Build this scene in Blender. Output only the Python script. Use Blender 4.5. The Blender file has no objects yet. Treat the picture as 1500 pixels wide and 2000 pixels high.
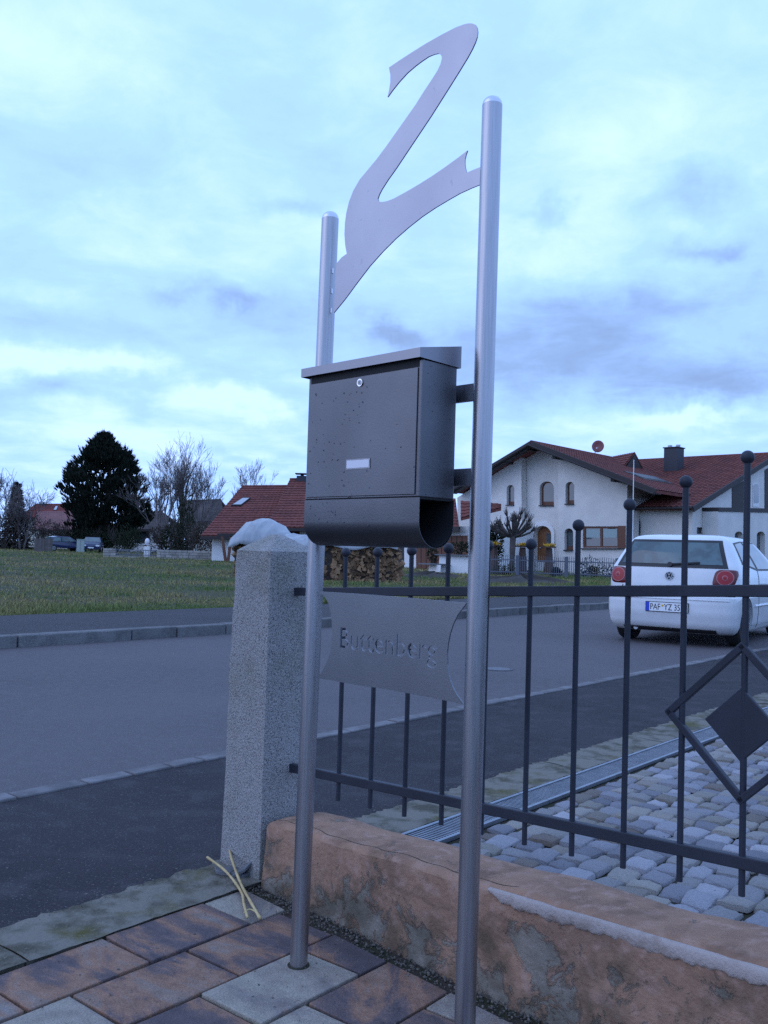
import bpy, bmesh, math, random
import numpy as np
from mathutils import Vector, Matrix
rng = random.Random(7)
PI = math.pi
sc = bpy.context.scene
C = sc.collection
S = 1.08                                   # metres per unit of camera height

# ------------------------------------------------------------------ camera
FPX = 1806.0
PITCH, ROLL, CAMH = math.atan(75 / FPX), 0.030, S
cd = bpy.data.cameras.new('camera')
cam = bpy.data.objects.new('camera', cd)
C.objects.link(cam)
cd.sensor_fit = 'VERTICAL'; cd.sensor_height = 24.0; cd.lens = 24.0 * FPX / 2000
cd.clip_start = 0.05; cd.clip_end = 3000
RM = Matrix.Rotation(PI / 2 + PITCH, 3, 'X') @ Matrix.Rotation(ROLL, 3, 'Z')
cam.matrix_world = Matrix.Translation((0, 0, CAMH)) @ RM.to_4x4()
sc.camera = cam
CP = Vector((0, 0, CAMH))

def ray(px, py):
    return (RM @ Vector(((px - 750) / FPX, -(py - 1000) / FPX, -1))).normalized()
def G(px, py, z=0.0):                      # point on the level z
    d = ray(px, py); return CP + d * ((z - CAMH) / d.z)
def D(px, py, y):                          # point at distance y
    d = ray(px, py); return CP + d * (y / d.y)
def onp(px, py, p, n):                     # point on a plane
    d = ray(px, py); return CP + d * ((Vector(p) - CP).dot(n) / d.dot(n))
def proj(p):
    q = RM.transposed() @ (Vector(p) - CP)
    return (750 + FPX * q.x / -q.z, 1000 - FPX * q.y / -q.z) if q.z < -0.01 else (1e6, 1e6)

# ------------------------------------------------------------------ sky
W = bpy.data.worlds.new('World'); sc.world = W; W.use_nodes = True
nt = W.node_tree; nt.nodes.clear()
def NN(nt, t, **k):
    n = nt.nodes.new(t)
    for a, v in k.items(): setattr(n, a, v)
    return n
def math_(nt, op, a, b=None, c=None, clamp=False):
    n = NN(nt, 'ShaderNodeMath', operation=op, use_clamp=clamp)
    for i, v in enumerate((a, b, c)):
        if v is None: continue
        if isinstance(v, (int, float)): n.inputs[i].default_value = v
        else: nt.links.new(v, n.inputs[i])
    return n.outputs[0]
def vmath(nt, op, a, b=None):
    n = NN(nt, 'ShaderNodeVectorMath', operation=op)
    for i, v in enumerate((a, b)):
        if v is None: continue
        if isinstance(v, (tuple, list)): n.inputs[i].default_value = v
        else: nt.links.new(v, n.inputs[i])
    return n
SUN_EL, SUN_AZ = math.radians(30), math.radians(-105)
tc = NN(nt, 'ShaderNodeTexCoord')
nrm = vmath(nt, 'NORMALIZE', tc.outputs['Generated']).outputs[0]
sx = NN(nt, 'ShaderNodeSeparateXYZ'); nt.links.new(nrm, sx.inputs[0])
az = math_(nt, 'ARCTAN2', sx.outputs[0], sx.outputs[1])
el = math_(nt, 'ARCSINE', sx.outputs[2])
zz = math_(nt, 'ADD', math_(nt, 'MAXIMUM', sx.outputs[2], 0.0), 0.16)
cb = NN(nt, 'ShaderNodeCombineXYZ')
nt.links.new(math_(nt, 'DIVIDE', sx.outputs[0], zz), cb.inputs[0])
nt.links.new(math_(nt, 'DIVIDE', sx.outputs[1], zz), cb.inputs[1])
def noise(nt, vec, scale, detail=6, rough=0.55, dist=0.0):
    n = NN(nt, 'ShaderNodeTexNoise'); n.inputs['Scale'].default_value = scale
    n.inputs['Detail'].default_value = detail; n.inputs['Roughness'].default_value = rough
    n.inputs['Distortion'].default_value = dist
    if vec is not None: nt.links.new(vec, n.inputs['Vector'])
    return n
n1 = noise(nt, cb.outputs[0], 1.15, 7, 0.56, 0.25)
n2 = noise(nt, cb.outputs[0], 4.1, 8, 0.62, 0.4)
wob = noise(nt, nrm, 9.0, 5, 0.6)
wv = vmath(nt, 'MULTIPLY', vmath(nt, 'SUBTRACT', wob.outputs['Color'], (0.5, 0.5, 0.5)).outputs[0], (0.22, 0.10, 0)).outputs[0]
ae = NN(nt, 'ShaderNodeCombineXYZ'); nt.links.new(az, ae.inputs[0]); nt.links.new(el, ae.inputs[1])
aev = vmath(nt, 'ADD', ae.outputs[0], wv).outputs[0]
acc = math_(nt, 'ADD', math_(nt, 'MULTIPLY', math_(nt, 'SUBTRACT', n1.outputs[0], 0.5), 0.80),
            math_(nt, 'MULTIPLY', math_(nt, 'SUBTRACT', n2.outputs[0], 0.5), 0.60))
acc = math_(nt, 'ADD', acc, 0.25)
CLOUDS = [(1150, 690, 300, 85, .62), (1300, 590, 260, 40, .32), (1440, 760, 130, 45, .4), (770, 650, 90, 24, .40),
          (330, 570, 110, 16, .30), (450, 605, 80, 14, .30), (430, 740, 170, 24, .34), (90, 770, 150, 20, .22),
          (1370, 485, 90, 22, .42), (1080, 410, 50, 18, .30), (1350, 370, 90, 32, .36), (560, 640, 220, 50, .26),
          (100, 300, 200, 90, .18), (480, 890, 90, 12, .2), (570, 410, 70, 18, .3), (120, 640, 150, 30, .22),
          (230, 725, 320, 22, -.40), (470, 800, 160, 22, -.42), (1350, 810, 170, 24, -.50), (60, 110, 200, 90, -.16),
          (250, 420, 320, 70, -.10), (1080, 500, 120, 40, -.14), (250, 850, 300, 40, -.22), (1250, 250, 200, 60, -.10)]
for px, py, wx, wy, amp in CLOUDS:
    d = ray(px, py); a0, e0 = math.atan2(d.x, d.y), math.asin(d.z)
    v = vmath(nt, 'MULTIPLY', vmath(nt, 'SUBTRACT', aev, (a0, e0, 0)).outputs[0], (FPX / wx, FPX / wy, 0)).outputs[0]
    g = math_(nt, 'EXPONENT', math_(nt, 'MULTIPLY', vmath(nt, 'DOT_PRODUCT', v, v).outputs['Value'], -1.0))
    acc = math_(nt, 'MULTIPLY_ADD', g, amp * .95, acc)
rp = NN(nt, 'ShaderNodeValToRGB'); nt.links.new(acc, rp.inputs[0])
e = rp.color_ramp.elements
e[0].position = 0.0; e[0].color = (0.075, 0.107, 0.190, 1)
e[1].position = 1.0; e[1].color = (0.026, 0.039, 0.071, 1)
for p, c in ((0.28, (0.051, 0.085, 0.165, 1)), (0.5, (0.044, 0.072, 0.136, 1)), (0.75, (0.033, 0.052, 0.094, 1))):
    q = e.new(p); q.color = c
sky = NN(nt, 'ShaderNodeTexSky', sky_type='NISHITA', sun_disc=False, sun_elevation=SUN_EL, sun_rotation=SUN_AZ)
sky.air_density = 1.0; sky.dust_density = 0.6; sky.ozone_density = 2.5
cl = vmath(nt, 'SCALE', rp.outputs[0]); cl.inputs['Scale'].default_value = 100.0
mx = NN(nt, 'ShaderNodeMixRGB'); mx.inputs[0].default_value = 0.97
nt.links.new(sky.outputs[0], mx.inputs[1]); nt.links.new(cl.outputs[0], mx.inputs[2])
bg = NN(nt, 'ShaderNodeBackground'); bg.inputs['Strength'].default_value = 0.10
nt.links.new(mx.outputs[0], bg.inputs[0])
wo = NN(nt, 'ShaderNodeOutputWorld'); nt.links.new(bg.outputs[0], wo.inputs[0])

sl = bpy.data.lights.new('sun', 'SUN'); sl.energy = 0.5; sl.angle = math.radians(60); sl.color = (1.0, 0.91, 0.97)
so = bpy.data.objects.new('sun', sl); C.objects.link(so)
sd = Vector((math.sin(SUN_AZ) * math.cos(SUN_EL), math.cos(SUN_AZ) * math.cos(SUN_EL), math.sin(SUN_EL)))
so.rotation_euler = sd.to_track_quat('Z', 'Y').to_euler(); so.location = sd * 50
vs = sc.view_settings
sc.cycles.use_denoising = False
vs.view_transform = 'Standard'; vs.look = 'None'; vs.exposure = 0.0; vs.gamma = 1.0; vs.use_curve_mapping = False

# ------------------------------------------------------------------ materials
def mat(name, col, rough=0.7, metal=0.0, var=None, scale=6.0, lo=0.38, hi=0.62, speck=None, sscale=200.0, slo=.55, shi=.65,
        bump=0.0, bscale=80.0, rnd=0.0, island=0.0, stretch=None, detail=6, var2=None, scale2=2.0, lo2=.5, hi2=.62,
        aniso=0.0, spec=0.5, coat=0.0, own=False, transl=0.0, rvar=0.0):
    m = bpy.data.materials.new(name); m.use_nodes = True
    t = m.node_tree; b = t.nodes['Principled BSDF']
    tc = NN(t, 'ShaderNodeTexCoord'); vec = tc.outputs['Object']
    oi = NN(t, 'ShaderNodeObjectInfo')
    if own:
        r = vmath(t, 'SCALE', (13.1, 7.7, 5.3)); t.links.new(oi.outputs['Random'], r.inputs['Scale'])
        vec = vmath(t, 'ADD', vec, r.outputs[0]).outputs[0]
    if stretch: vec = vmath(t, 'MULTIPLY', vec, stretch).outputs[0]
    rgb = NN(t, 'ShaderNodeRGB'); rgb.outputs[0].default_value = (*col, 1); out = rgb.outputs[0]
    def blend(out, c2, sc_, l, h, dt):
        n = noise(t, vec, sc_, dt)
        mr = NN(t, 'ShaderNodeMapRange'); mr.inputs[1].default_value = l; mr.inputs[2].default_value = h
        t.links.new(n.outputs[0], mr.inputs[0])
        k = NN(t, 'ShaderNodeMixRGB'); t.links.new(mr.outputs[0], k.inputs[0]); t.links.new(out, k.inputs[1])
        k.inputs[2].default_value = (*c2, 1); return k.outputs[0]
    if var: out = blend(out, var, scale, lo, hi, detail)
    if var2: out = blend(out, var2, scale2, lo2, hi2, detail)
    if speck: out = blend(out, speck, sscale, slo, shi, 2)
    def vary(out, src, amt):
        f = math_(t, 'MULTIPLY_ADD', src, 2 * amt, 1 - amt)
        s = vmath(t, 'SCALE', out); t.links.new(f, s.inputs['Scale']); return s.outputs[0]
    if rnd: out = vary(out, oi.outputs['Random'], rnd)
    if island:
        g = NN(t, 'ShaderNodeNewGeometry'); out = vary(out, g.outputs['Random Per Island'], island)
    t.links.new(out, b.inputs['Base Color'])
    b.inputs['Roughness'].default_value = rough; b.inputs['Metallic'].default_value = metal
    b.inputs['Specular IOR Level'].default_value = spec
    if aniso: b.inputs['Anisotropic'].default_value = aniso
    if coat: b.inputs['Coat Weight'].default_value = coat; b.inputs['Coat Roughness'].default_value = 0.08
    if rvar:
        n = noise(t, vec, 5.0, 5)
        t.links.new(math_(t, 'MULTIPLY_ADD', n.outputs[0], 2 * rvar, rough - rvar), b.inputs['Roughness'])
    if bump:
        n = noise(t, vec, bscale, 4)
        bp = NN(t, 'ShaderNodeBump'); bp.inputs['Strength'].default_value = bump; bp.inputs['Distance'].default_value = 0.01
        t.links.new(n.outputs[0], bp.inputs['Height']); t.links.new(bp.outputs[0], b.inputs['Normal'])
    return m

M = {}
M['steel'] = mat('brushed_steel', (.43, .42, .44), .36, 1.0, var=(.37, .36, .378), scale=4, stretch=(60, 60, 1.5), bump=.05, bscale=20, rvar=.06)
M['steel_cap'] = mat('steel_cap', (.62, .62, .66), .35, 1.0)
M['steel_plate'] = mat('steel_plate', (.365, .36, .40), .42, 1.0, var=(.33, .325, .365), scale=5, speck=(.30, .30, .34), sscale=60, slo=.68, shi=.72, bump=.04, bscale=300)
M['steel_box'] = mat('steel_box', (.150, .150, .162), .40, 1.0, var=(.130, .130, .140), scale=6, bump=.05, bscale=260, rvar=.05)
M['steel_lid'] = mat('steel_lid', (.25, .245, .265), .38, 1.0, bump=.03, bscale=200)  # lighter than the box: light on the upturned lid put into the colour
M['black_in'] = mat('dark_interior', (.012, .012, .014), .8)  # near-black colour that carries the shade inside openings
M['drop'] = mat('water_drop', (.10, .10, .125), .15, .3)
M['label'] = mat('paper_label', (.72, .70, .74), .6)
M['chrome'] = mat('chrome', (.7, .7, .72), .18, 1.0)
M['fence'] = mat('fence_paint', (.026, .030, .044), .55, .0, var=(.020, .023, .034), scale=9, bump=.04, bscale=160, spec=.35)
M['granite'] = mat('pillar_granite', spec=.18, col=(.31, .298, .285), rough=.88, var=(.18, .18, .12), scale=3.5, lo=.50, hi=.72, speck=(.10, .092, .098), sscale=230, slo=.50, shi=.66, bump=.6, bscale=170,
                   var2=(.42, .39, .385), scale2=260, lo2=.50, hi2=.66)
M['kerb'] = mat('kerb_granite', spec=.18, col=(.145, .14, .138), rough=.85, var=(.095, .093, .092), scale=5, speck=(.22, .215, .21), sscale=120, bump=.4, bscale=70, rnd=.12, own=True)
M['strip'] = mat('strip_granite', spec=.18, col=(.185, .175, .178), rough=.85, var=(.125, .118, .12), scale=9, bump=.4, bscale=60, rnd=.16, own=True)
M['asphalt'] = mat('road_asphalt', spec=.18, col=(.112, .097, .101), rough=.82, var=(.092, .080, .084), scale=.35, speck=(.19, .18, .17), sscale=110, slo=.58, shi=.70, bump=.6, bscale=90,
                   var2=(.122, .106, .108), scale2=14, lo2=.48, hi2=.75)
M['asphalt_dark'] = mat('footpath_asphalt', spec=.18, col=(.035, .0295, .033), rough=.8, var=(.025, .0215, .024), scale=1.3, speck=(.13, .125, .12), sscale=130, slo=.62, shi=.72, bump=.6, bscale=110,
                        var2=(.052, .045, .048), scale2=6, lo2=.50, hi2=.72)
M['asphalt_far'] = mat('pavement_asphalt', spec=.18, col=(.042, .036, .039), rough=.8, var=(.032, .028, .030), scale=.8, speck=(.12, .12, .12), sscale=120, bump=.4, bscale=80)
M['edging'] = mat('mossy_concrete', spec=.18, col=(.175, .158, .130), rough=.95, var=(.078, .070, .050), scale=9, lo=.46, hi=.62, speck=(.19, .18, .15), sscale=150, slo=.6, shi=.75,
                  bump=.8, bscale=45, var2=(.085, .075, .024), scale2=3.6, lo2=.58, hi2=.70, own=True, detail=9)
M['soil'] = mat('joint_soil', spec=.18, col=(.055, .042, .035), rough=.95, var=(.035, .036, .020), scale=18, bump=.8, bscale=90)
M['drain'] = mat('galvanised_steel', (.27, .29, .32), .45, .85, var=(.21, .23, .26), scale=12)
M['field'] = mat('field_soil', spec=.18, col=(.062, .056, .030), rough=.95, var=(.040, .050, .022), scale=.35, lo=.4, hi=.6, speck=(.085, .070, .042), sscale=9, bump=.8, bscale=8)
M['grass'] = mat('grass_blades', spec=.18, col=(.135, .170, .052), rough=.75, var=(.30, .235, .105), scale=.16, lo=.42, hi=.58, island=.42, var2=(.090, .155, .040), scale2=.38, lo2=.54, hi2=.62)
M['straw'] = mat('straw', (.52, .40, .20), .8, var=(.40, .29, .13), scale=30)
M['slate'] = mat('slate', (.13, .13, .14), .8, bump=.5, bscale=50)
M['gravel'] = mat('gravel', (.105, .090, .075), .9, island=.55)
M['tyre'] = mat('tyre_rubber', (.012, .012, .013), .8)
M['carwhite'] = mat('car_white', (.66, .67, .68), .30, coat=.4, var=(.60, .605, .61), scale=2.5)
M['navy'] = mat('car_navy', (.012, .020, .070), .25, coat=.6)
M['glass_dark'] = mat('tinted_glass', (.060, .105, .110), .06, spec=.9, var=(.035, .06, .065), scale=3.5, lo=.45, hi=.55)
M['glass'] = mat('window_glass', (.050, .066, .074), .05, spec=1.0)
M['rubber'] = mat('black_trim', (.014, .014, .016), .5)
M['red'] = mat('lamp_red', (.30, .005, .010), .35)
M['red_dark'] = mat('lamp_dark_red', (.11, .004, .008), .3)
M['lampclear'] = mat('lamp_clear', (.42, .16, .17), .3)
M['plate_white'] = mat('plate_white', (.75, .75, .76), .4)
M['plate_blue'] = mat('plate_blue', (.010, .055, .50), .4)
M['plate_black'] = mat('plate_black', (.015, .015, .018), .5)
M['rim'] = mat('alloy', (.45, .46, .48), .35, .9)
M['plaster'] = mat('house_plaster', spec=.18, col=(.70, .66, .61), rough=.92, var=(.63, .595, .555), scale=1.2, bump=.12, bscale=7)
M['plaster_white'] = mat('white_plaster', (.76, .74, .72), .9, bump=.4, bscale=12)
M['plaster_cream'] = mat('cream_plaster', (.56, .52, .44), .9, var=(.48, .45, .38), scale=2)
M['tiles'] = mat('red_roof_tiles', spec=.18, col=(.172, .054, .043), rough=.85, var=(.120, .042, .036), scale=.9, speck=(.195, .068, .055), sscale=5, bump=.3, bscale=6)
M['tiles_dark'] = mat('weathered_roof_tiles', spec=.18, col=(.190, .048, .040), rough=.88, var=(.125, .038, .034), scale=.8, bump=.3, bscale=6)
M['tiles_brown'] = mat('brown_roof_tiles', (.075, .055, .05), .9, var=(.05, .04, .038), scale=.8)
M['tiles_pink'] = mat('faded_roof_tiles', (.240, .105, .100), .9, var=(.18, .09, .085), scale=.7)
M['darkwood'] = mat('dark_wood', (.035, .026, .026), .7, var=(.025, .020, .020), scale=6, stretch=(1, 1, 8))
M['brownwood'] = mat('brown_wood', (.150, .052, .026), .55, var=(.105, .038, .020), scale=5, stretch=(8, 8, 1))
M['door'] = mat('door_wood', (.26, .105, .038), .5, var=(.19, .075, .028), scale=5, stretch=(8, 8, 1))
M['curtain'] = mat('curtain', (.34, .42, .42), .9, var=(.28, .36, .36), scale=8, stretch=(8, 8, 1))
M['chimney'] = mat('slate_cladding', (.028, .030, .042), .6, bump=.6, bscale=4)
M['dish'] = mat('dish_red', (.150, .030, .036), .5)
M['metal_grey'] = mat('grey_metal', (.42, .43, .45), .45, .5)
M['white_pole'] = mat('white_pole', (.70, .71, .73), .5)
M['rail_grey'] = mat('grey_railing', (.10, .11, .14), .6)
M['tarp'] = mat('white_tarp', (.345, .365, .385), .42, var=(.27, .29, .315), scale=2.5, bump=.8, bscale=5)
M['log'] = mat('split_wood', spec=.18, col=(.30, .175, .090), rough=.9, var=(.19, .112, .065), scale=9, rnd=.68, own=True, var2=(.085, .058, .042), scale2=4, lo2=.5, hi2=.6)
M['bark'] = mat('bark', (.075, .060, .055), .95, var=(.050, .042, .038), scale=6)
M['bark_pale'] = mat('pale_bark', (.165, .140, .140), .95, var=(.11, .095, .09), scale=2)
M['pine'] = mat('pine_needles', (.020, .027, .019), .9, island=.5, spec=.15)
M['spruce'] = mat('spruce_needles', (.018, .024, .018), .9, island=.5, spec=.15)
M['shrub'] = mat('shrub_leaves', (.028, .036, .020), .9, island=.6, spec=.15)
M['shrub_brown'] = mat('winter_shrub', (.070, .052, .042), .95, island=.5)
M['stonewall'] = mat('limestone', (.36, .33, .29), .9, var=(.26, .24, .22), scale=3, rnd=.22, own=True)
M['weathered'] = mat('weathered_boards', (.12, .10, .095), .9, rnd=.2, var=(.085, .075, .07), scale=4)
M['cabinet'] = mat('cabinet_green', (.30, .36, .33), .6)
M['terracotta'] = mat('lantern_stone', (.075, .045, .035), .8)
M['yellow'] = mat('yellow_flowers', (.60, .36, .03), .8)
M['mound'] = mat('dark_earth', (.040, .032, .026), .95, bump=1.0, bscale=5)
M['concrete'] = mat('pale_concrete', (.33, .32, .31), .9, var=(.27, .26, .26), scale=2)

def paver_material():
    m = bpy.data.materials.new('multicolour_paver'); m.use_nodes = True
    t = m.node_tree; b = t.nodes['Principled BSDF']
    tc = NN(t, 'ShaderNodeTexCoord'); oi = NN(t, 'ShaderNodeObjectInfo')
    r = vmath(t, 'SCALE', (31.1, 17.7, 5.3)); t.links.new(oi.outputs['Random'], r.inputs['Scale'])
    vec = vmath(t, 'ADD', tc.outputs['Object'], r.outputs[0]).outputs[0]
    st = vmath(t, 'MULTIPLY', vec, (7.5, 2.6, 1)).outputs[0]
    n = noise(t, st, 1.0, 8, .66, .5)
    f = math_(t, 'ADD', math_(t, 'MULTIPLY', math_(t, 'SUBTRACT', n.outputs[0], .5), 2.1), oi.outputs['Random'])
    rp = NN(t, 'ShaderNodeValToRGB'); t.links.new(f, rp.inputs[0])
    e = rp.color_ramp.elements
    e[0].position = 0.0; e[0].color = (.088, .070, .074, 1)
    e[1].position = 1.0; e[1].color = (.28, .25, .205, 1)
    for p, c in ((.14, (.130, .092, .086, 1)), (.30, (.245, .135, .090, 1)), (.44, (.215, .152, .122, 1)), (.60, (.195, .170, .155, 1)), (.78, (.255, .215, .180, 1))):
        q = e.new(p); q.color = c
    n2 = noise(t, vec, 240, 2); n3 = noise(t, vec, 22, 6)
    s = vmath(t, 'SCALE', rp.outputs[0])
    t.links.new(math_(t, 'MULTIPLY', math_(t, 'MULTIPLY_ADD', n2.outputs[0], 1.2, .40), math_(t, 'MULTIPLY_ADD', n3.outputs[0], .8, .6)), s.inputs['Scale'])
    t.links.new(s.outputs[0], b.inputs['Base Color'])
    b.inputs['Roughness'].default_value = .8; b.inputs['Specular IOR Level'].default_value = .2
    bp = NN(t, 'ShaderNodeBump'); bp.inputs['Strength'].default_value = .6; bp.inputs['Distance'].default_value = .004
    t.links.new(n2.outputs[0], bp.inputs['Height']); t.links.new(bp.outputs[0], b.inputs['Normal'])
    return m
M['paver'] = paver_material()

def cobble_material():
    m = bpy.data.materials.new('granite_sett'); m.use_nodes = True
    t = m.node_tree; b = t.nodes['Principled BSDF']
    tc = NN(t, 'ShaderNodeTexCoord'); oi = NN(t, 'ShaderNodeObjectInfo'); g = NN(t, 'ShaderNodeNewGeometry')
    rr = math_(t, 'FRACT', math_(t, 'ADD', oi.outputs['Random'], g.outputs['Random Per Island']))
    r = vmath(t, 'SCALE', (31.1, 17.7, 5.3)); t.links.new(rr, r.inputs['Scale'])
    vec = vmath(t, 'ADD', tc.outputs['Object'], r.outputs[0]).outputs[0]
    rp = NN(t, 'ShaderNodeValToRGB'); t.links.new(rr, rp.inputs[0]); rp.color_ramp.interpolation = 'LINEAR'
    e = rp.color_ramp.elements
    e[0].position = 0.0; e[0].color = (.120, .116, .130, 1); e[1].position = 1.0; e[1].color = (.33, .315, .33, 1)
    for p, c in ((.2, (.205, .197, .212, 1)), (.40, (.20, .182, .155, 1)), (.48, (.115, .085, .068, 1)), (.54, (.27, .24, .205, 1)), (.75, (.170, .164, .185, 1))):
        q = e.new(p); q.color = c
    n2 = noise(t, vec, 190, 2); n3 = noise(t, vec, 16, 5)
    s = vmath(t, 'SCALE', rp.outputs[0])
    t.links.new(math_(t, 'MULTIPLY', math_(t, 'MULTIPLY_ADD', n2.outputs[0], 1.1, .45), math_(t, 'MULTIPLY_ADD', n3.outputs[0], .9, .55)), s.inputs['Scale'])
    t.links.new(s.outputs[0], b.inputs['Base Color']); b.inputs['Roughness'].default_value = .7; b.inputs['Specular IOR Level'].default_value = .3
    bp = NN(t, 'ShaderNodeBump'); bp.inputs['Strength'].default_value = .5; bp.inputs['Distance'].default_value = .008
    t.links.new(noise(t, vec, 40, 5).outputs[0], bp.inputs['Height']); t.links.new(bp.outputs[0], b.inputs['Normal'])
    return m
M['cobble'] = cobble_material()

def wall_material():
    m = bpy.data.materials.new('flaking_terracotta_render'); m.use_nodes = True
    t = m.node_tree; b = t.nodes['Principled BSDF']
    tc = NN(t, 'ShaderNodeTexCoord'); v = tc.outputs['Object']
    sp = NN(t, 'ShaderNodeSeparateXYZ'); t.links.new(v, sp.inputs[0])
    def mix(f, a, c):
        k = NN(t, 'ShaderNodeMixRGB'); t.links.new(f, k.inputs[0])
        if isinstance(a, tuple): k.inputs[1].default_value = (*a, 1)
        else: t.links.new(a, k.inputs[1])
        if isinstance(c, tuple): k.inputs[2].default_value = (*c, 1)
        else: t.links.new(c, k.inputs[2])
        return k.outputs[0]
    def rng_(x, l, h):
        r = NN(t, 'ShaderNodeMapRange'); r.inputs[1].default_value = l; r.inputs[2].default_value = h; t.links.new(x, r.inputs[0]); return r.outputs[0]
    base = mix(rng_(noise(t, v, 7, 7).outputs[0], .38, .62), (.345, .203, .135), (.255, .150, .104))
    base = mix(rng_(noise(t, v, 26, 6).outputs[0], .50, .68), base, (.375, .235, .178))
    # bare grey patches where the render has flaked off, more towards the foot
    pn = math_(t, 'SUBTRACT', noise(t, v, 7.5, 10, .70, .5).outputs[0], math_(t, 'MULTIPLY', sp.outputs[2], .62))
    patch = math_(t, 'MULTIPLY', rng_(pn, .465, .505), .85)
    grey = mix(noise(t, v, 30, 6).outputs[0], (.165, .150, .125), (.27, .245, .205))
    base = mix(patch, base, grey)
    # dark algae stains
    st = math_(t, 'SUBTRACT', noise(t, v, 9, 7).outputs[0], math_(t, 'MULTIPLY', sp.outputs[2], .9))
    base = mix(math_(t, 'MULTIPLY', rng_(st, .36, .58), .65), base, (.050, .045, .028))
    t2 = rng_(noise(t, vmath(t, 'MULTIPLY', v, (3, 3, 9)).outputs[0], 3, 6).outputs[0], .54, .70)
    base = mix(math_(t, 'MULTIPLY', t2, .5), base, (.12, .075, .052))
    t.links.new(base, b.inputs['Base Color']); b.inputs['Roughness'].default_value = .92; b.inputs['Specular IOR Level'].default_value = .15
    bp = NN(t, 'ShaderNodeBump'); bp.inputs['Strength'].default_value = .8; bp.inputs['Distance'].default_value = .012
    h = math_(t, 'SUBTRACT', math_(t, 'MULTIPLY', noise(t, v, 60, 6).outputs[0], .6), math_(t, 'MULTIPLY', patch, .35))
    t.links.new(h, bp.inputs['Height']); t.links.new(bp.outputs[0], b.inputs['Normal'])
    return m
M['terrawall'] = wall_material()
M['bead'] = mat('white_mortar', (.38, .315, .285), .95, var=(.26, .195, .16), scale=14, lo=.48, hi=.68, bump=.5, bscale=110)

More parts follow.
